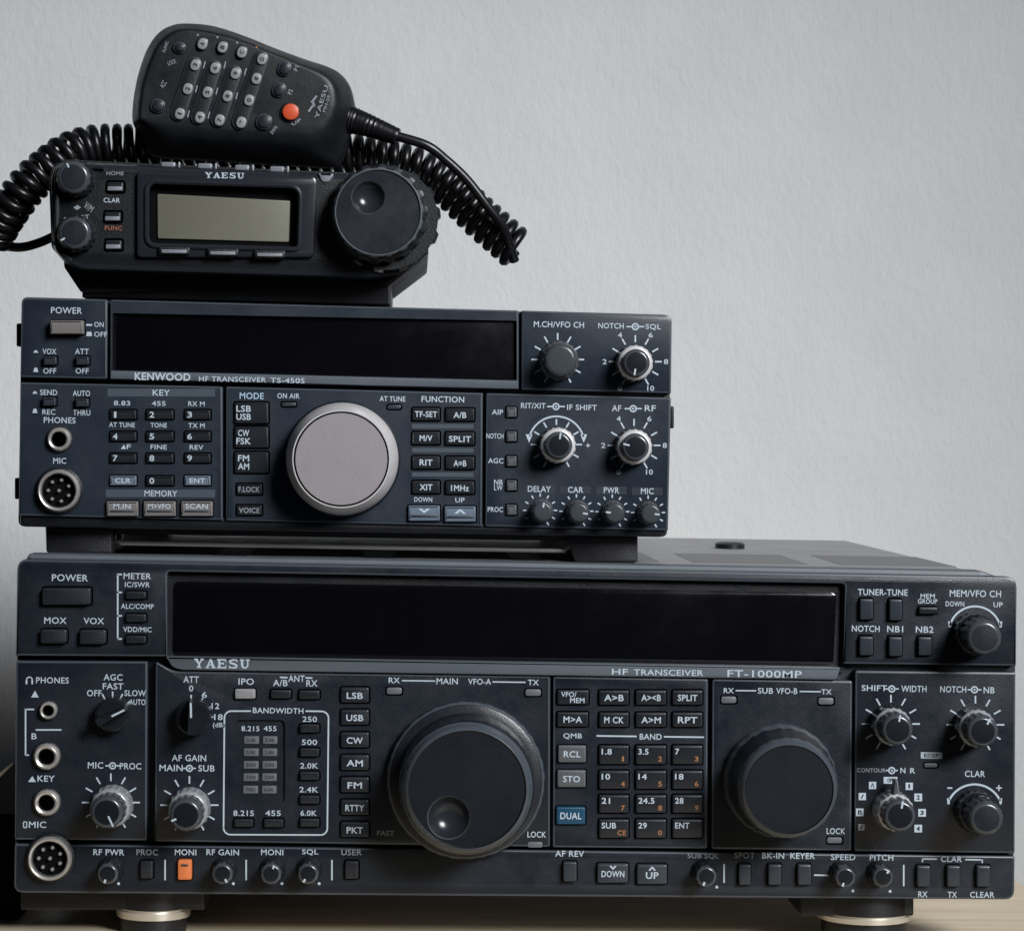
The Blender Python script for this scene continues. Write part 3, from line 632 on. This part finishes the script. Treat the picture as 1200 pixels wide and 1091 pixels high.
mb = MB(); slab(mb, rect(24, 1040, 240, 1066, 3), .014, .05, .001, 'black_plastic', backcap=True); mb.build('foot_bracket', big)

# ================================================================== middle transceiver
Y2 = .021
mid = root('desktop_transceiver', (at(405, 650, Y2).x, .16, zt), 'slate grey radio with one silver-faced dial and a keypad, in the middle of the stack', 'radio')
D = Dev(mid, Y2); T = D.text
T('POWER', 78, 364, 36, 7.5); D.button(58.5, 375.5, 97, 391.5, 5, 'button_taupe', r=1, label='large taupe button')
line(D.p, (101, 381), (108, 381), 2.2, Y2); T('ON', 116, 380.5, 11, 6); quad(D.p, [(101, 394), (108, 394), (107, 389), (102, 389)], Y2); T('OFF', 118, 392, 15, 6)
for t, t2, u, v in (('VOX', 'OFF', 58, 412), ('ATT', 'OFF', 96, 412), ('SEND', 'REC', 57, 460), ('AUTO', 'THRU', 95.5, 461)):
    T(t, u, v, 20 if len(t) > 3 else 16, 6.5); T(t2, u+.3, v+22.8, 20 if len(t2) > 3 else 15, 6.5)
    D.button(u-7.5, v+5.8, u+8, v+15.5, 3, 'button_slate', r=1)
    if u < 80: quad(D.p, [(u-19, v+1.5), (u-13, v+1.5), (u-15, v-1.5), (u-17, v-1.5)], Y2); quad(D.p, [(u-19, v+24), (u-13, v+24), (u-14.5, v+19), (u-17.5, v+19)], Y2)
T('PHONES', 70, 492.5, 37, 7); D.jack(69.5, 515, 14, 8.5); T('MIC', 70, 540, 15, 7); D.mic_socket(69.5, 575, 25)
def strip_(u0, v0, u1, v1, m='band_paint'): quad(D.p, [(u0, v0), (u1, v0+.3), (u1, v1+.3), (u0, v1)], Y2, m, .5)
strip_(126, 455.5, 252, 464.5); T('KEY', 189, 460.3, 20, 7)
for r_, (v, labs, keys) in enumerate(((486, ('8.83', '455', 'RX M'), '123'), (511.5, ('AT TUNE', 'TONE', 'TX M'), '456'), (537, ('AF', 'FINE', 'REV'), '789'), (563.5, None, ('CLR', '0', 'ENT')))):
    for c_, (u0, u1) in enumerate(((128.5, 159.5), (171, 203), (216, 246.5))):
        if labs and labs[c_] == 'AF': quad(D.p, [(141.5, v-10.8), (147.5, v-10.8), (145.5, v-16.2)], Y2); T('F', 151, v-13.5, 5, 5.5)
        elif labs: T(labs[c_], (u0+u1)/2-1, v-13.5+c_*.4, {2: 10, 3: 16, 4: 19, 7: 30}[len(labs[c_])], 5.5)
        t = keys[c_]
        if len(t) == 1: D.button(u0, v-5.5, u1, v+5.5, 1.6, 'button_dark', [(t, -9, 0, 5.5, 7)], r=1)
        else: D.button(u0, v-6, u1, v+5.5, 1.6, 'button_bluegrey', [(t, 0, 0, 18, 6, 'white_print')], r=1, label='pale blue-grey button')
strip_(124, 573.5, 252, 582.5); T('MEMORY', 188.5, 578.3, 38, 7)
for u0, u1, t in ((124.5, 161.5, 'M.IN'), (168, 205.5, 'M>VFO'), (212, 249, 'SCAN')):
    D.button(u0, 587.5, u1, 605, 2.2, 'button_taupe', [(t, 0, -3, 26 if t != 'M.IN' else 20, 6)], r=1, label='taupe button', led=(u0+4, 598, u1-4, 600.5))
T('MODE', 295, 464, 28, 7.5, 'blue_print')
for v, t in ((484, ('LSB', 'USB')), (512.5, ('CW', 'FSK')), (542, ('FM', 'AM'))): D.button(274.5, v-12.5, 314.5, v+12.5, 1.6, 'button_dark', [(t[0], -9, -5, 17 if len(t[0]) > 2 else 13, 7.5), (t[1], -9, 4.5, 17 if len(t[1]) > 2 else 13, 7.5)], r=1.5)
D.button(277, 567, 307, 580, 1.2, 'button_dark', [('F.LOCK', 0, 0, 25, 6.5, 'dim_grey_print')], r=1); D.button(277, 592, 307, 604, 1.2, 'button_dark', [('VOICE', 0, 0, 24, 6.5, 'dim_grey_print')], r=1)
T('ON AIR', 338, 464, 26, 6); D.lamp(330, 471.5, 347, 476.5, 'button_slate'); T('AT TUNE', 460, 467.5, 30, 6); D.lamp(454, 474.5, 470, 479.5, 'button_slate')
dial(D, 400, 538, 53, 20, [(68, -.5, 'slate_panel'), (69, 1.5, 'slate_panel'), (68, 3, 'slate_panel'), (66.5, 4, 'dial_charcoal'), (66.5, 7, 'dial_side'), (65.5, 10, 'dial_side'), (63, 14, 'dial_side'), (60.5, 17, 'dial_side'), (58.3, 19, 'dial_side'), (57.8, 19.6, 'chrome_rim'), (57.2, 20, 'chrome_rim'), (55.8, 20, 'chrome_rim'), (55.6, 19, 'black_void'), (53.9, 19, 'black_void'), (53.6, 19.7, 'dial_silver')], 'dial_silver', n=96, label='silver-faced dial')
T('FUNCTION', 519, 468, 50, 7)
for v, a, b in ((485.5, 'TF-SET', 'A/B'), (513.5, 'M/V', 'SPLIT'), (542, 'RIT', 'A=B'), (571, 'XIT', '1MHz')):
    wd = {3: 15, 4: 21, 5: 26, 6: 26}
    D.button(483, v-7.5, 515.5, v+7.5, 1.6, 'button_dark', [(a, 0, 0, wd[len(a)], 7)], r=1.5); D.button(522, v-7, 556, v+8, 1.6, 'button_dark', [(b, 0, .5, wd[len(b)], 7)], r=1.5)
    if v < 570: strip_(483, v+11.5, 555, v+16.5)
T('DOWN', 496, 585.3, 21, 5.5); T('UP', 539, 586, 11, 5.5)
for u0, u1, v, sg in ((478.5, 515.5, 601.5, 1), (521, 557.5, 602.5, -1)):
    o = D.button(u0, v-9, u1, v+9, 2.2, 'button_bluegrey', [('v' if sg > 0 else '^', 0, -3, 14, 5)], r=1, led=(u0+3, v+2, u1-3, v+5), label='blue-grey arrow button')
for t, u, v, w_ in (('AIP', 583, 483, 13), ('NOTCH', 580, 511, 20), ('AGC', 581, 540, 18), ('NB', 584, 565, 10), ('LW', 584, 571.5, 10), ('PROC', 580.5, 597, 18)): T(t, u, v, w_, 6)
for v in (483, 511.5, 540.5, 569, 597.5): D.button(593.5, v-6, 605.5, v+6, 1.8, 'button_grey', r=1)
T('RIT/XIT', 625, 475.5, 29, 6.5); sym(D.p, 651.5, 476.5, 21, Y2); T('IF SHIFT', 682, 477.5, 35, 6.5)
band(D.p, 652, 521, 32, 34, -74, 74, Y2)
for a in (-76, 76):
    d = Vector((math.sin(R(a)), -math.cos(R(a)))); c = Vector((652, 521))+d*33; quad(D.p, [(c.x-4, c.y-4), (c.x+4, c.y-4), (c.x, c.y+6)], Y2)
def tk(u, v, nums=True, r0=23, r1=31):
    ticks(D.p, u, v, r0, r1, [-150+30*i for i in range(11)], 1.8, Y2)
    if nums:
        for t, a in (('0', -150), ('2', -90), ('4', -30), ('6', 30), ('8', 90), ('10', 150)):
            T(t, u+36*math.sin(R(a)), v-36*math.cos(R(a)), 5 if len(t) < 2 else 8, 6)
def midknob(u, v, mk): D.knob(u, v, 16, 15, (20.5, 10, 'dark_metal'), mk, rim=None, ringm='chrome_rim', marklen=.5, markw=2, name='control_knob')
tk(652, 521, False, 23, 30); T('+', 689, 522, 5, 5); midknob(655, 522, 8)
T('AF', 722.5, 478.5, 11, 7); sym(D.p, 742, 479, 20, Y2); T('RF', 762, 478.5, 13, 7); tk(743, 522); midknob(745, 524, -75)
T('NOTCH', 716, 382, 30, 6.5); sym(D.p, 744.5, 383, 21, Y2); T('SQL', 765.5, 383.5, 18, 7); tk(744.5, 424); midknob(746, 425, 190)
T('M.CH/VFO CH', 655, 380.5, 59, 7); tk(653.5, 421.5, False, 23, 31); D.knob(657, 422, 19.5, 14, (22, 4, 'dark_metal'), None, m='knob_grey')
for t, u, v, w_, mk in (('DELAY', 632, 573, 27, 8), ('CAR', 674.5, 574, 18, 100), ('PWR', 716.5, 574.5, 18, -85), ('MIC', 758.5, 575.5, 15, 95)):
    strip_(u-18, v-4.5, u+18, v+4.5, 'button_slate'); T(t, u, v, w_, 7); ticks(D.p, u+1, v+25, 16, 20, [-120+30*i for i in range(10)], 1.6, Y2); D.knob(u+4, v+26.5, 11.5, 12, (13, 3, 'dark_metal'), mk, m='knob_grey', marklen=.55, markw=2)
blocks = [
 (rpoly([(25, 348), (126, 351), (125.5, 444.5), (23.5, 442.5)], [8, 2, 2, 2]), (), None),
 (rpoly([(129, 351.2), (608, 364), (608, 457), (128.5, 444.8)], 2), [(rpoly([(132, 367), (606, 376), (606, 445.5), (131.5, 434)], 2), .003, 'slate_panel', 'black_void')], None),
 (rpoly([(611, 364), (787.5, 369), (786.5, 461.5), (611, 457.2)], [2, 9, 2, 2]), (), None),
 (rpoly([(23.5, 448), (261, 453), (261, 610), (21.5, 604.5)], 2), (), None),
 (rpoly([(264.5, 453), (566, 460.5), (565, 617), (264.5, 610.2)], 2), (), None),
 (rpoly([(569.5, 460.7), (786.5, 466), (783, 622), (568.5, 617.2)], 2), (), None)]
mb = MB(); slab(mb, rpoly([(132.5, 367.5), (605.5, 376.5), (605.5, 445), (132, 433.5)], 2), Y2+.0022, .002, .0003, 'display_glass'); mb.build('display_window', mid)
D.panel(blocks, [(rpoly([(25, 349), (787, 370), (782, 629.5), (21, 617)], [8, 9, 8, 8]), .006, .018, 'black_plastic')], 'slate_panel', edge='lit_edge_slate')
mb = MB(); slab(mb, rpoly([(23, 600), (781, 617), (780.5, 629.8), (22, 617.3)], [0, 0, 8, 8]), Y2+.0018, .018, .002, 'black_plastic', backcap=True); mb.build('bottom_trim', mid)
mb = MB(); slab(mb, rpoly([(129.5, 434.5), (607.5, 446.5), (607.5, 456), (129, 444)], 1), Y2-.0006, .003, .0004, 'grey_trim')
yb = Y2-.0006; txt(mb, 'KENWOOD', 190.5, 441.5, 65, 9, yb, bold=.03); txt(mb, 'HF TRANSCEIVER', 272.5, 444.5, 78, 6, yb); txt(mb, 'TS-450S', 337, 446, 40, 6, yb); mb.build('brand_strip', mid)
for (u, v0, v1) in ((21.5, 379, 406), (19.5, 560, 585), (786, 476, 502)):
    mb = MB(); slab(mb, rect(u-2.5, v0, u+4, v1, 2), Y2+.004, .012, .0008, 'black_case', backcap=True); mb.build('side_screw', mid)
p0, p1 = at(29, 352, Y2), at(781, 625, Y2)
mb = MB(); zc = at(400, 632, Y2).z; poly = rpoly([(p0.x, p1.z+.003), (p1.x, p1.z+.003), (p1.x, at(781, 371, Y2).z), (p0.x, at(29, 351, Y2).z-.0005)], .003, 3)
a = mb.pts([(x, Y2+.02, z) for x, z in poly]); b = mb.pts([(x, Y2+.30, z) for x, z in poly]); mb.strip(a, b, 'case_slate'); mb.cap([b], 'case_slate'); mb.cap([a], 'case_slate'); mb.build('cabinet', mid)
mb = MB(); box(mb, (at(130, 640, Y2).x, Y2+.02, zc), (at(668, 640, Y2).x, Y2+.28, p1.z+.004), 'black_plastic'); mb.build('underside_plate', mid, smooth=0)
for pg in ([(53, 616), (131, 618), (131, 649.5), (54, 648)], [(664, 626), (747.5, 628), (747.5, 659.5), (673, 658)]):
    mb = MB(); slab(mb, rpoly(pg, [1, 1, 4, 4]), Y2+.012, .045, .001, 'black_case', backcap=True); mb.build('foot', mid)
for u in (92, 706):
    mb = MB(); q = at(u, 640, Y2); box(mb, (q.x-.014, .27, zt+.0002), (q.x+.014, .295, p1.z+.004), 'black_case'); mb.build('foot', mid, smooth=0)
mb = MB(); ww = [at(140, 622, Y2+.03), at(140, 635, Y2+.02), at(142, 636, Y2+.02), at(662, 645, Y2+.02), at(666, 641, Y2+.02), at(667, 630, Y2+.03)]; tube(mb, ww, .0011, 'socket_metal', 8); mb.build('tilt_bail', mid)

# ================================================================== small mobile transceiver
Y3 = .014; zm = at(400, 358, Y2+.03).z
mob = root('mobile_transceiver', (at(285, 350, Y3).x, .12, zm), 'smallest black radio with a grey-green LCD, top of the stack under the microphone', 'radio')
D = Dev(mob, Y3); T = D.text
# body behind the panel
mb = MB(); pl = rpoly([(76, 199), (430, 207), (470, 216), (503, 240), (502, 300), (456, 335), (95, 343), (75, 313)], 3, 3)
p2 = to2(pl, Y3+.02); a = mb.pts([(q.x, Y3+.02, q.y) for q in p2]); b = mb.pts([(q.x, Y3+.14, q.y) for q in p2]); mb.strip(a, b, 'black_case'); mb.cap([a], 'black_case'); mb.cap([b], 'black_case'); mb.build('cabinet', mob)
mb = MB(); slab(mb, rpoly([(96, 308), (458, 318), (457, 357.5), (96, 349)], 2), Y3+.022, .12, .001, 'black_case', backcap=True); mb.build('mounting_bracket', mob)
# top-left knobs and buttons
def mobknob(u, v, mk):
    D.knob(u, v, 19, 9, (21.5, 5.5, 'knob_black'), mk, knurl=14, marklen=.3, markw=2, m='dial_charcoal')
mobknob(86, 208, -25); mobknob(87, 273, -120)
T('HOME', 135, 203.5, 20, 4.5, 'dim_grey_print'); T('CLAR', 131, 235, 19, 5.5); T('FUNC', 133, 267.5, 20, 5, 'red_print')
T('SELECT', 90, 256, 30, 5.5, 'dim_grey_print', rot=8); T('V/M', 104, 243, 11, 8, 'dim_grey_print', rot=-35); quad(D.p, [(86, 243.5), (91, 240.5), (95, 243.5), (90, 246.5)], Y3, 'dim_grey_print')
for u, v in ((135, 219), (132, 254), (133, 287)):
    o = D.button(u-9.5, v-5.5, u+9.5, v+6, 1.4, 'button_dark', r=1.5, well=2.5)
    mb = MB(); slab(mb, rect(u-9, v-.2, u+8, v+4.6, 1, 2), Y3-.0019, .0008, .0002, 'key_silver'); mb.build('key_highlight_strip', o)
# LCD bezel
mb = MB(); yl = Y3-.003
slab(mb, rpoly([(160, 200), (372, 206), (368, 302), (160, 302)], [6, 10, 6, 6]), yl, .007, .0012, 'gloss_black', [(rpoly([(173, 213), (352, 219), (350, 292), (173, 287)], [12, 14, 6, 10]), .0045, 'button_slate', 'black_void')])
serif(mb, 'YAESU', 264, 206, 47, 6.5, yl, .02); mb.build('display_bezel', mob)
mb = MB(); P = [Vector((q.x, yl-.0002, q.y)) for q in to2(rpoly([(172, 212.5), (353, 218.5), (351, 292.5), (172, 288)], [13, 15, 7, 12], 6), yl)]; tube(mb, P+[P[0], P[1]], .0011, 'gloss_black', 8, False); mb.build('bezel_lip', mob)
mb = MB(); slab(mb, rpoly([(184.5, 227.5), (340, 235.5), (338.5, 284), (185, 279.5)], 2), yl+.0035, .001, .0002, 'lcd'); mb.build('lcd_screen', mob)
for u, v in ((204, 293.5), (261, 295.5), (316, 297.5)):
    mb = MB(); slab(mb, rpoly([(u-19, v-4.5), (u+19, v-4), (u+18, v+5.5), (u-18, v+5)], 3), yl-.002, .006, .0008, 'black_plastic'); slab(mb, rpoly([(u-15, v-1), (u+15, v-.5), (u+14.5, v+3.5), (u-14.5, v+3)], 1), yl-.0024, .001, .0002, 'key_silver'); mb.build('push_button', mob)
for u, v in ((197, 193.5), (240, 195), (283.5, 196.8), (324.5, 198.5)):
    mb = MB(); slab(mb, rect(u-8.5, v-3.5, u+8.5, v+3.5, 2, 3), Y3+.006, .008, .0008, 'key_silver', backcap=True); slab(mb, rect(u+11.5, v-3.5, u+14, v+3.5, 1, 2), Y3+.006, .006, .0004, 'key_silver', backcap=True); mb.build('push_button', mob)
mb = MB(); slab(mb, rpoly([(373, 203), (391, 204), (386, 214), (377, 214)], [1, 1, 4, 4]), Y3-.001, .006, .0008, 'key_silver', backcap=True); mb.build('release_catch', mob)
# dial
bk = 'black_plastic'
mb = MB(); c = at(453, 257, Y3); k = pxm(Y3)
lathe(mb, c, [(58*k, -.012, bk), (60*k, -.006, bk, .0009), (61*k, -.001, bk, .0009), (60.5*k, .001, 'gloss_black', .0009), (60*k, .002, 'gloss_black'), (60*k, .003, 'dial_charcoal'), (59*k, .003, bk)], 144, bk, 14); mb.build('dial_surround', mob)
dial(D, 443, 249, 48, 16, [(57, 2, 'dial_charcoal'), (58, 5, 'dial_charcoal', .45), (57, 7.5, 'dial_charcoal', .45), (55, 8, 'dial_charcoal'), (53, 8.5, bk), (53.5, 12, 'dial_charcoal', .25), (52.5, 14, 'dial_charcoal', .25), (51.5, 15.5, 'grey_trim'), (50, 16, 'grey_trim'), (49, 15.6, 'grey_trim'), (48.2, 15.2, bk)], 'dial_charcoal', (431.5, 231.5, 19), knurl=18, n=144, label='dial with a round finger dimple')
D.panel([(rpoly([(62, 196), (75, 189), (385, 203), (446, 205), (500, 226), (501, 287), (480, 318), (436, 327), (98, 317), (76, 309), (61, 291), (58, 210)], [4, 6, 3, 10, 16, 16, 10, 6, 6, 8, 6, 5]), [(rpoly([(168, 206), (358, 212), (355, 296), (168, 292)], 4), .006, 'black_void', 'black_void')], None)], [(rpoly([(62, 194), (75, 187), (385, 201), (446, 204), (497, 226), (498, 287), (478, 316), (436, 325), (98, 315), (78, 307), (60, 291), (57, 210)], 5), .0063, .0137, 'black_plastic')], 'black_plastic', bevel=.0025, edge='gloss_black')
mb = MB(); P = catmull([at(122, 196.5, Y3-.001), at(100, 195, Y3-.001), at(74, 197, Y3-.001), at(67, 207, Y3-.001), at(67, 240, Y3-.001), at(67, 285, Y3-.001), at(72, 297, Y3-.001), at(84, 306, Y3-.001)], 6); tube(mb, P, .0011, 'gloss_black', 8); mb.build('panel_ridge', mob)

# ================================================================== hand microphone
YM = Y3+.012
mic = root('hand_microphone', at(285, 190, YM+.02), 'black hand microphone with grey keypad, orange key and coiled cord, on the top radio', 'microphone')
Dm = Dev(mic, YM)
G = [(155, 138), (157, 112), (163, 84), (173, 57), (186, 39), (202, 30), (220, 28), (250, 31), (285, 42), (320, 56), (355, 69), (385, 79), (400, 88), (410, 101), (415, 118), (417, 134), (413, 152), (408, 172), (402, 187), (390, 197), (350, 196), (300, 193), (240, 189), (190, 186), (174, 180), (166, 163), (158, 150)]
Fp = [(163, 137), (165, 112), (171, 86), (181, 60), (193, 45), (206, 37), (222, 35), (250, 39), (285, 49), (320, 63), (350, 75), (374, 85), (386, 94), (392, 106), (393, 122), (390, 134), (385, 144), (377, 154), (362, 160), (345, 161), (325, 160), (300, 158), (250, 156), (215, 153), (190, 149), (176, 146), (167, 142)]
def up(poly, n=96):
    q = catmull([Vector((a, b, 0)) for a, b in poly], 8, True); return [(p.x, p.y) for p in q]
def mix(A, B, t): return [(a[0]*(1-t)+b[0]*t, a[1]*(1-t)+b[1]*t) for a, b in zip(A, B)]
mb = MB(); rings = []
for A, dy in ((mix(Fp, G, -.5), 0), (mix(Fp, G, -.18), .0001), (mix(Fp, G, -.04), .0005), (mix(Fp, G, .1), .0014), (mix(Fp, G, .25), .0031), (mix(Fp, G, .42), .0057), (mix(Fp, G, .6), .0088), (mix(Fp, G, .78), .0122), (mix(Fp, G, .91), .015), (G, .0195), (mix(Fp, G, .97), .023), (mix(Fp, G, .7), .029), (mix(Fp, G, .3), .032)):
    rings.append(mb.pts([at(u, v, YM+dy) for u, v in up(A)]))
for i in range(len(rings)-1): mb.strip(rings[i], rings[i+1], 'mic_plastic')
mb.cap([rings[0]], 'mic_plastic'); mb.cap([rings[-1]], 'mic_plastic'); mb.build('microphone_body', mic, smooth=50)
def cpx(x, y): return (130+x/3.75, 10+y/3.75)
ax = Vector((.31, -.95)).normalized(); bx = Vector((.95, .31)).normalized()    # along a key column / along a key row, photo px
def oval(u, v, ra, rb, n=24, p=2.4):
    out = []
    for i in range(n):
        t = 2*math.pi*i/n; ca, sa = math.cos(t), math.sin(t)
        d = ax*(ra*math.copysign(abs(ca)**(2/p), ca))+bx*(rb*math.copysign(abs(sa)**(2/p), sa)); out.append((u+d.x, v+d.y))
    return out
keys = {'1': (300, 462), '2': (335, 353), '3': (368, 248), 'A': (400, 155), '4': (388, 478), '5': (422, 368), '6': (455, 262), 'B': (488, 170), '7': (475, 490), '8': (510, 385), '9': (545, 285), 'C': (573, 192), '*': (570, 500), '0': (605, 403), '#': (637, 308), 'D': (662, 222)}
for g in ('123', '456', '789', '*0#D'):
    (u0, v0), (u1, v1) = cpx(*keys[g[0]]), cpx(*keys[g[-1]]); mb = MB(); d = (Vector((u1, v1))-Vector((u0, v0))).normalized(); nn = Vector((-d.y, d.x)); P = []
    for i in range(13):
        a = R(-90+180*i/12); P.append(tuple(Vector((u1, v1))-nn*1.2+d*9.5*math.cos(a)+nn*9.5*math.sin(a)))
    for i in range(13):
        a = R(90+180*i/12); P.append(tuple(Vector((u0, v0))-nn*1.2+d*9.5*math.cos(a)+nn*9.5*math.sin(a)))
    slab(mb, P, YM-.001, .002, .0006, 'mic_plastic', edge='button_slate'); mb.build('key_ridge', mic)  # ridge bevel coloured lighter to paint its highlight line
tilt = 72
for ch, (x, y) in keys.items():
    u, v = cpx(x, y); mb = MB()
    slab(mb, oval(u, v, 8, 7), YM-.0009, .0015, .0004, 'button_dark'); slab(mb, oval(u+.6, v+.3, 6.8, 5.8), YM-.0021, .0014, .0006, 'mic_key'); txt(mb, ch, u+.6, v+.3, 4, 5, YM-.0021, 'button_dark', rot=tilt, bold=.03); mb.build('key', mic)
for x, y, ra, rb in ((300, 172, 7, 7.5), (205, 428, 8.5, 8.5), (762, 265, 9, 8), (738, 358, 9, 8), (672, 498, 9.5, 9.5)):
    u, v = cpx(x, y); mb = MB(); slab(mb, oval(u, v, ra, rb), YM-.0012, .002, .0004, 'button_slate'); slab(mb, oval(u+.6, v, ra-2, rb-2), YM-.0022, .002, .0008, 'button_dark'); mb.build('key', mic)
u, v = cpx(789, 455); mb = MB(); slab(mb, oval(u-1.5, v+1, 12, 11.5), YM-.0006, .002, .0005, 'mic_plastic'); slab(mb, oval(u, v, 9.8, 9.8, p=2), YM-.0024, .003, .0008, 'mic_orange'); ok = mb.build('key', mic); ok['label'] = 'orange round key'
mb = MB(); tp = Dm.p
for s_, x, y, wd, h, r_ in (('YAESU', 925, 412, 40, 5, 74), ('FUNC', 240, 170, 13, 3.5, 74), ('LOCK', 268, 238, 10, 5, 20), ('ACC', 230, 335, 8, 6, 60), ('P1', 815, 265, 6, 5, 74), ('P2', 788, 368, 6, 5, 74), ('DWN', 716, 535, 10, 4, 55), ('UP', 815, 500, 12, 4, 28), ('MH-59', 947, 420, 20, 3.5, 74)):
    uu, vv = cpx(x, y); txt(tp, s_, uu, vv, wd, h, YM, 'dim_grey_print', rot=r_)
for x, y in ((382, 118), (468, 128), (555, 152), (640, 172)): uu, vv = cpx(x, y); band(tp, uu, vv, 0, 1.3, 0, 360, YM, 'orange_print' if x > 600 else 'dim_grey_print', n=8)
for x, y in ((410, 250), (500, 250), (590, 280), (375, 355), (465, 365), (552, 385), (340, 465), (430, 470)): uu, vv = cpx(x, y); line(tp, (uu-.8, vv+4), (uu+1.2, vv-4), 1.4, YM, 'dim_grey_print')
for a_, b_ in (((868, 455), (890, 425)), ((880, 415), (905, 385)), ((885, 405), (895, 432))): line(tp, cpx(*a_), cpx(*b_), 2.2, YM, 'dim_grey_print')
tp.build('keypad_lettering', mic, smooth=0, recalc=False)
# strain relief and cord
mb = MB(); sr = catmull([at(404, 139, YM+.016), at(430, 147, YM+.014), at(466, 161, YM+.012)], 14)
tube(mb, sr, lambda t: .0062*(1-t*.42)*(1+.035*math.sin(t*80)), 'cord_rubber', 16); mb.build('strain_relief', mic)
mb = MB(); YC = Y3+.046
st = catmull([at(462, 159, YM+.012), at(500, 171, YM+.012), at(524, 189, YM+.014), at(548, 212, YM+.016), at(571, 242, YM+.018), at(590, 268, YM+.022), at(603, 306, YM+.03)], 10)
tube(mb, st, .0021, 'cord_rubber', 10)
cp = [at(606, 293, YC), at(588, 277, YC), at(566, 258, YC), at(545, 238, YC), at(528, 222, YC), at(508, 207, YC), at(485, 195, YC), at(455, 187, YC), at(420, 182, YC), at(390, 180, YC), at(330, 178, YC), at(260, 175, YC), at(200, 172, YC), at(150, 171, YC), at(110, 172, YC), at(80, 181, YC-.004), at(55, 198, YC-.008), at(36, 214, YC-.01), at(19, 235, YC-.01), at(3, 258, YC-.006), at(-12, 285, YC-.002)]
cl = catmull(cp, 24); L = sum((cl[i+1]-cl[i]).length for i in range(len(cl)-1)); turns = int(L/.0049); N = turns*16; ctr = resample(cl, N+1); hel = []
RC = .0073
for i, p in enumerate(ctr):
    t = (ctr[min(i+1, N)]-ctr[max(i-1, 0)]).normalized(); n1 = Vector((0, 1, 0)); n1 = (n1-t*n1.dot(t)).normalized(); n2 = t.cross(n1); a = 2*math.pi*turns*i/N+.4*math.sin(i*.013)
    rr = RC*(1+.04*math.sin(i*.021+1)); hel.append(p+(n1*math.cos(a)+n2*math.sin(a))*rr)
tube(mb, hel, .00205, 'cord_rubber', 8)
en = catmull([hel[-1], at(-16, 297, YC), at(0, 289, YC), at(24, 290, YC), at(45, 285, YC), at(68, 275, YC)], 8); tube(mb, en, .002, 'cord_rubber', 10)
mb.build('coiled_cord', mic, smooth=60)
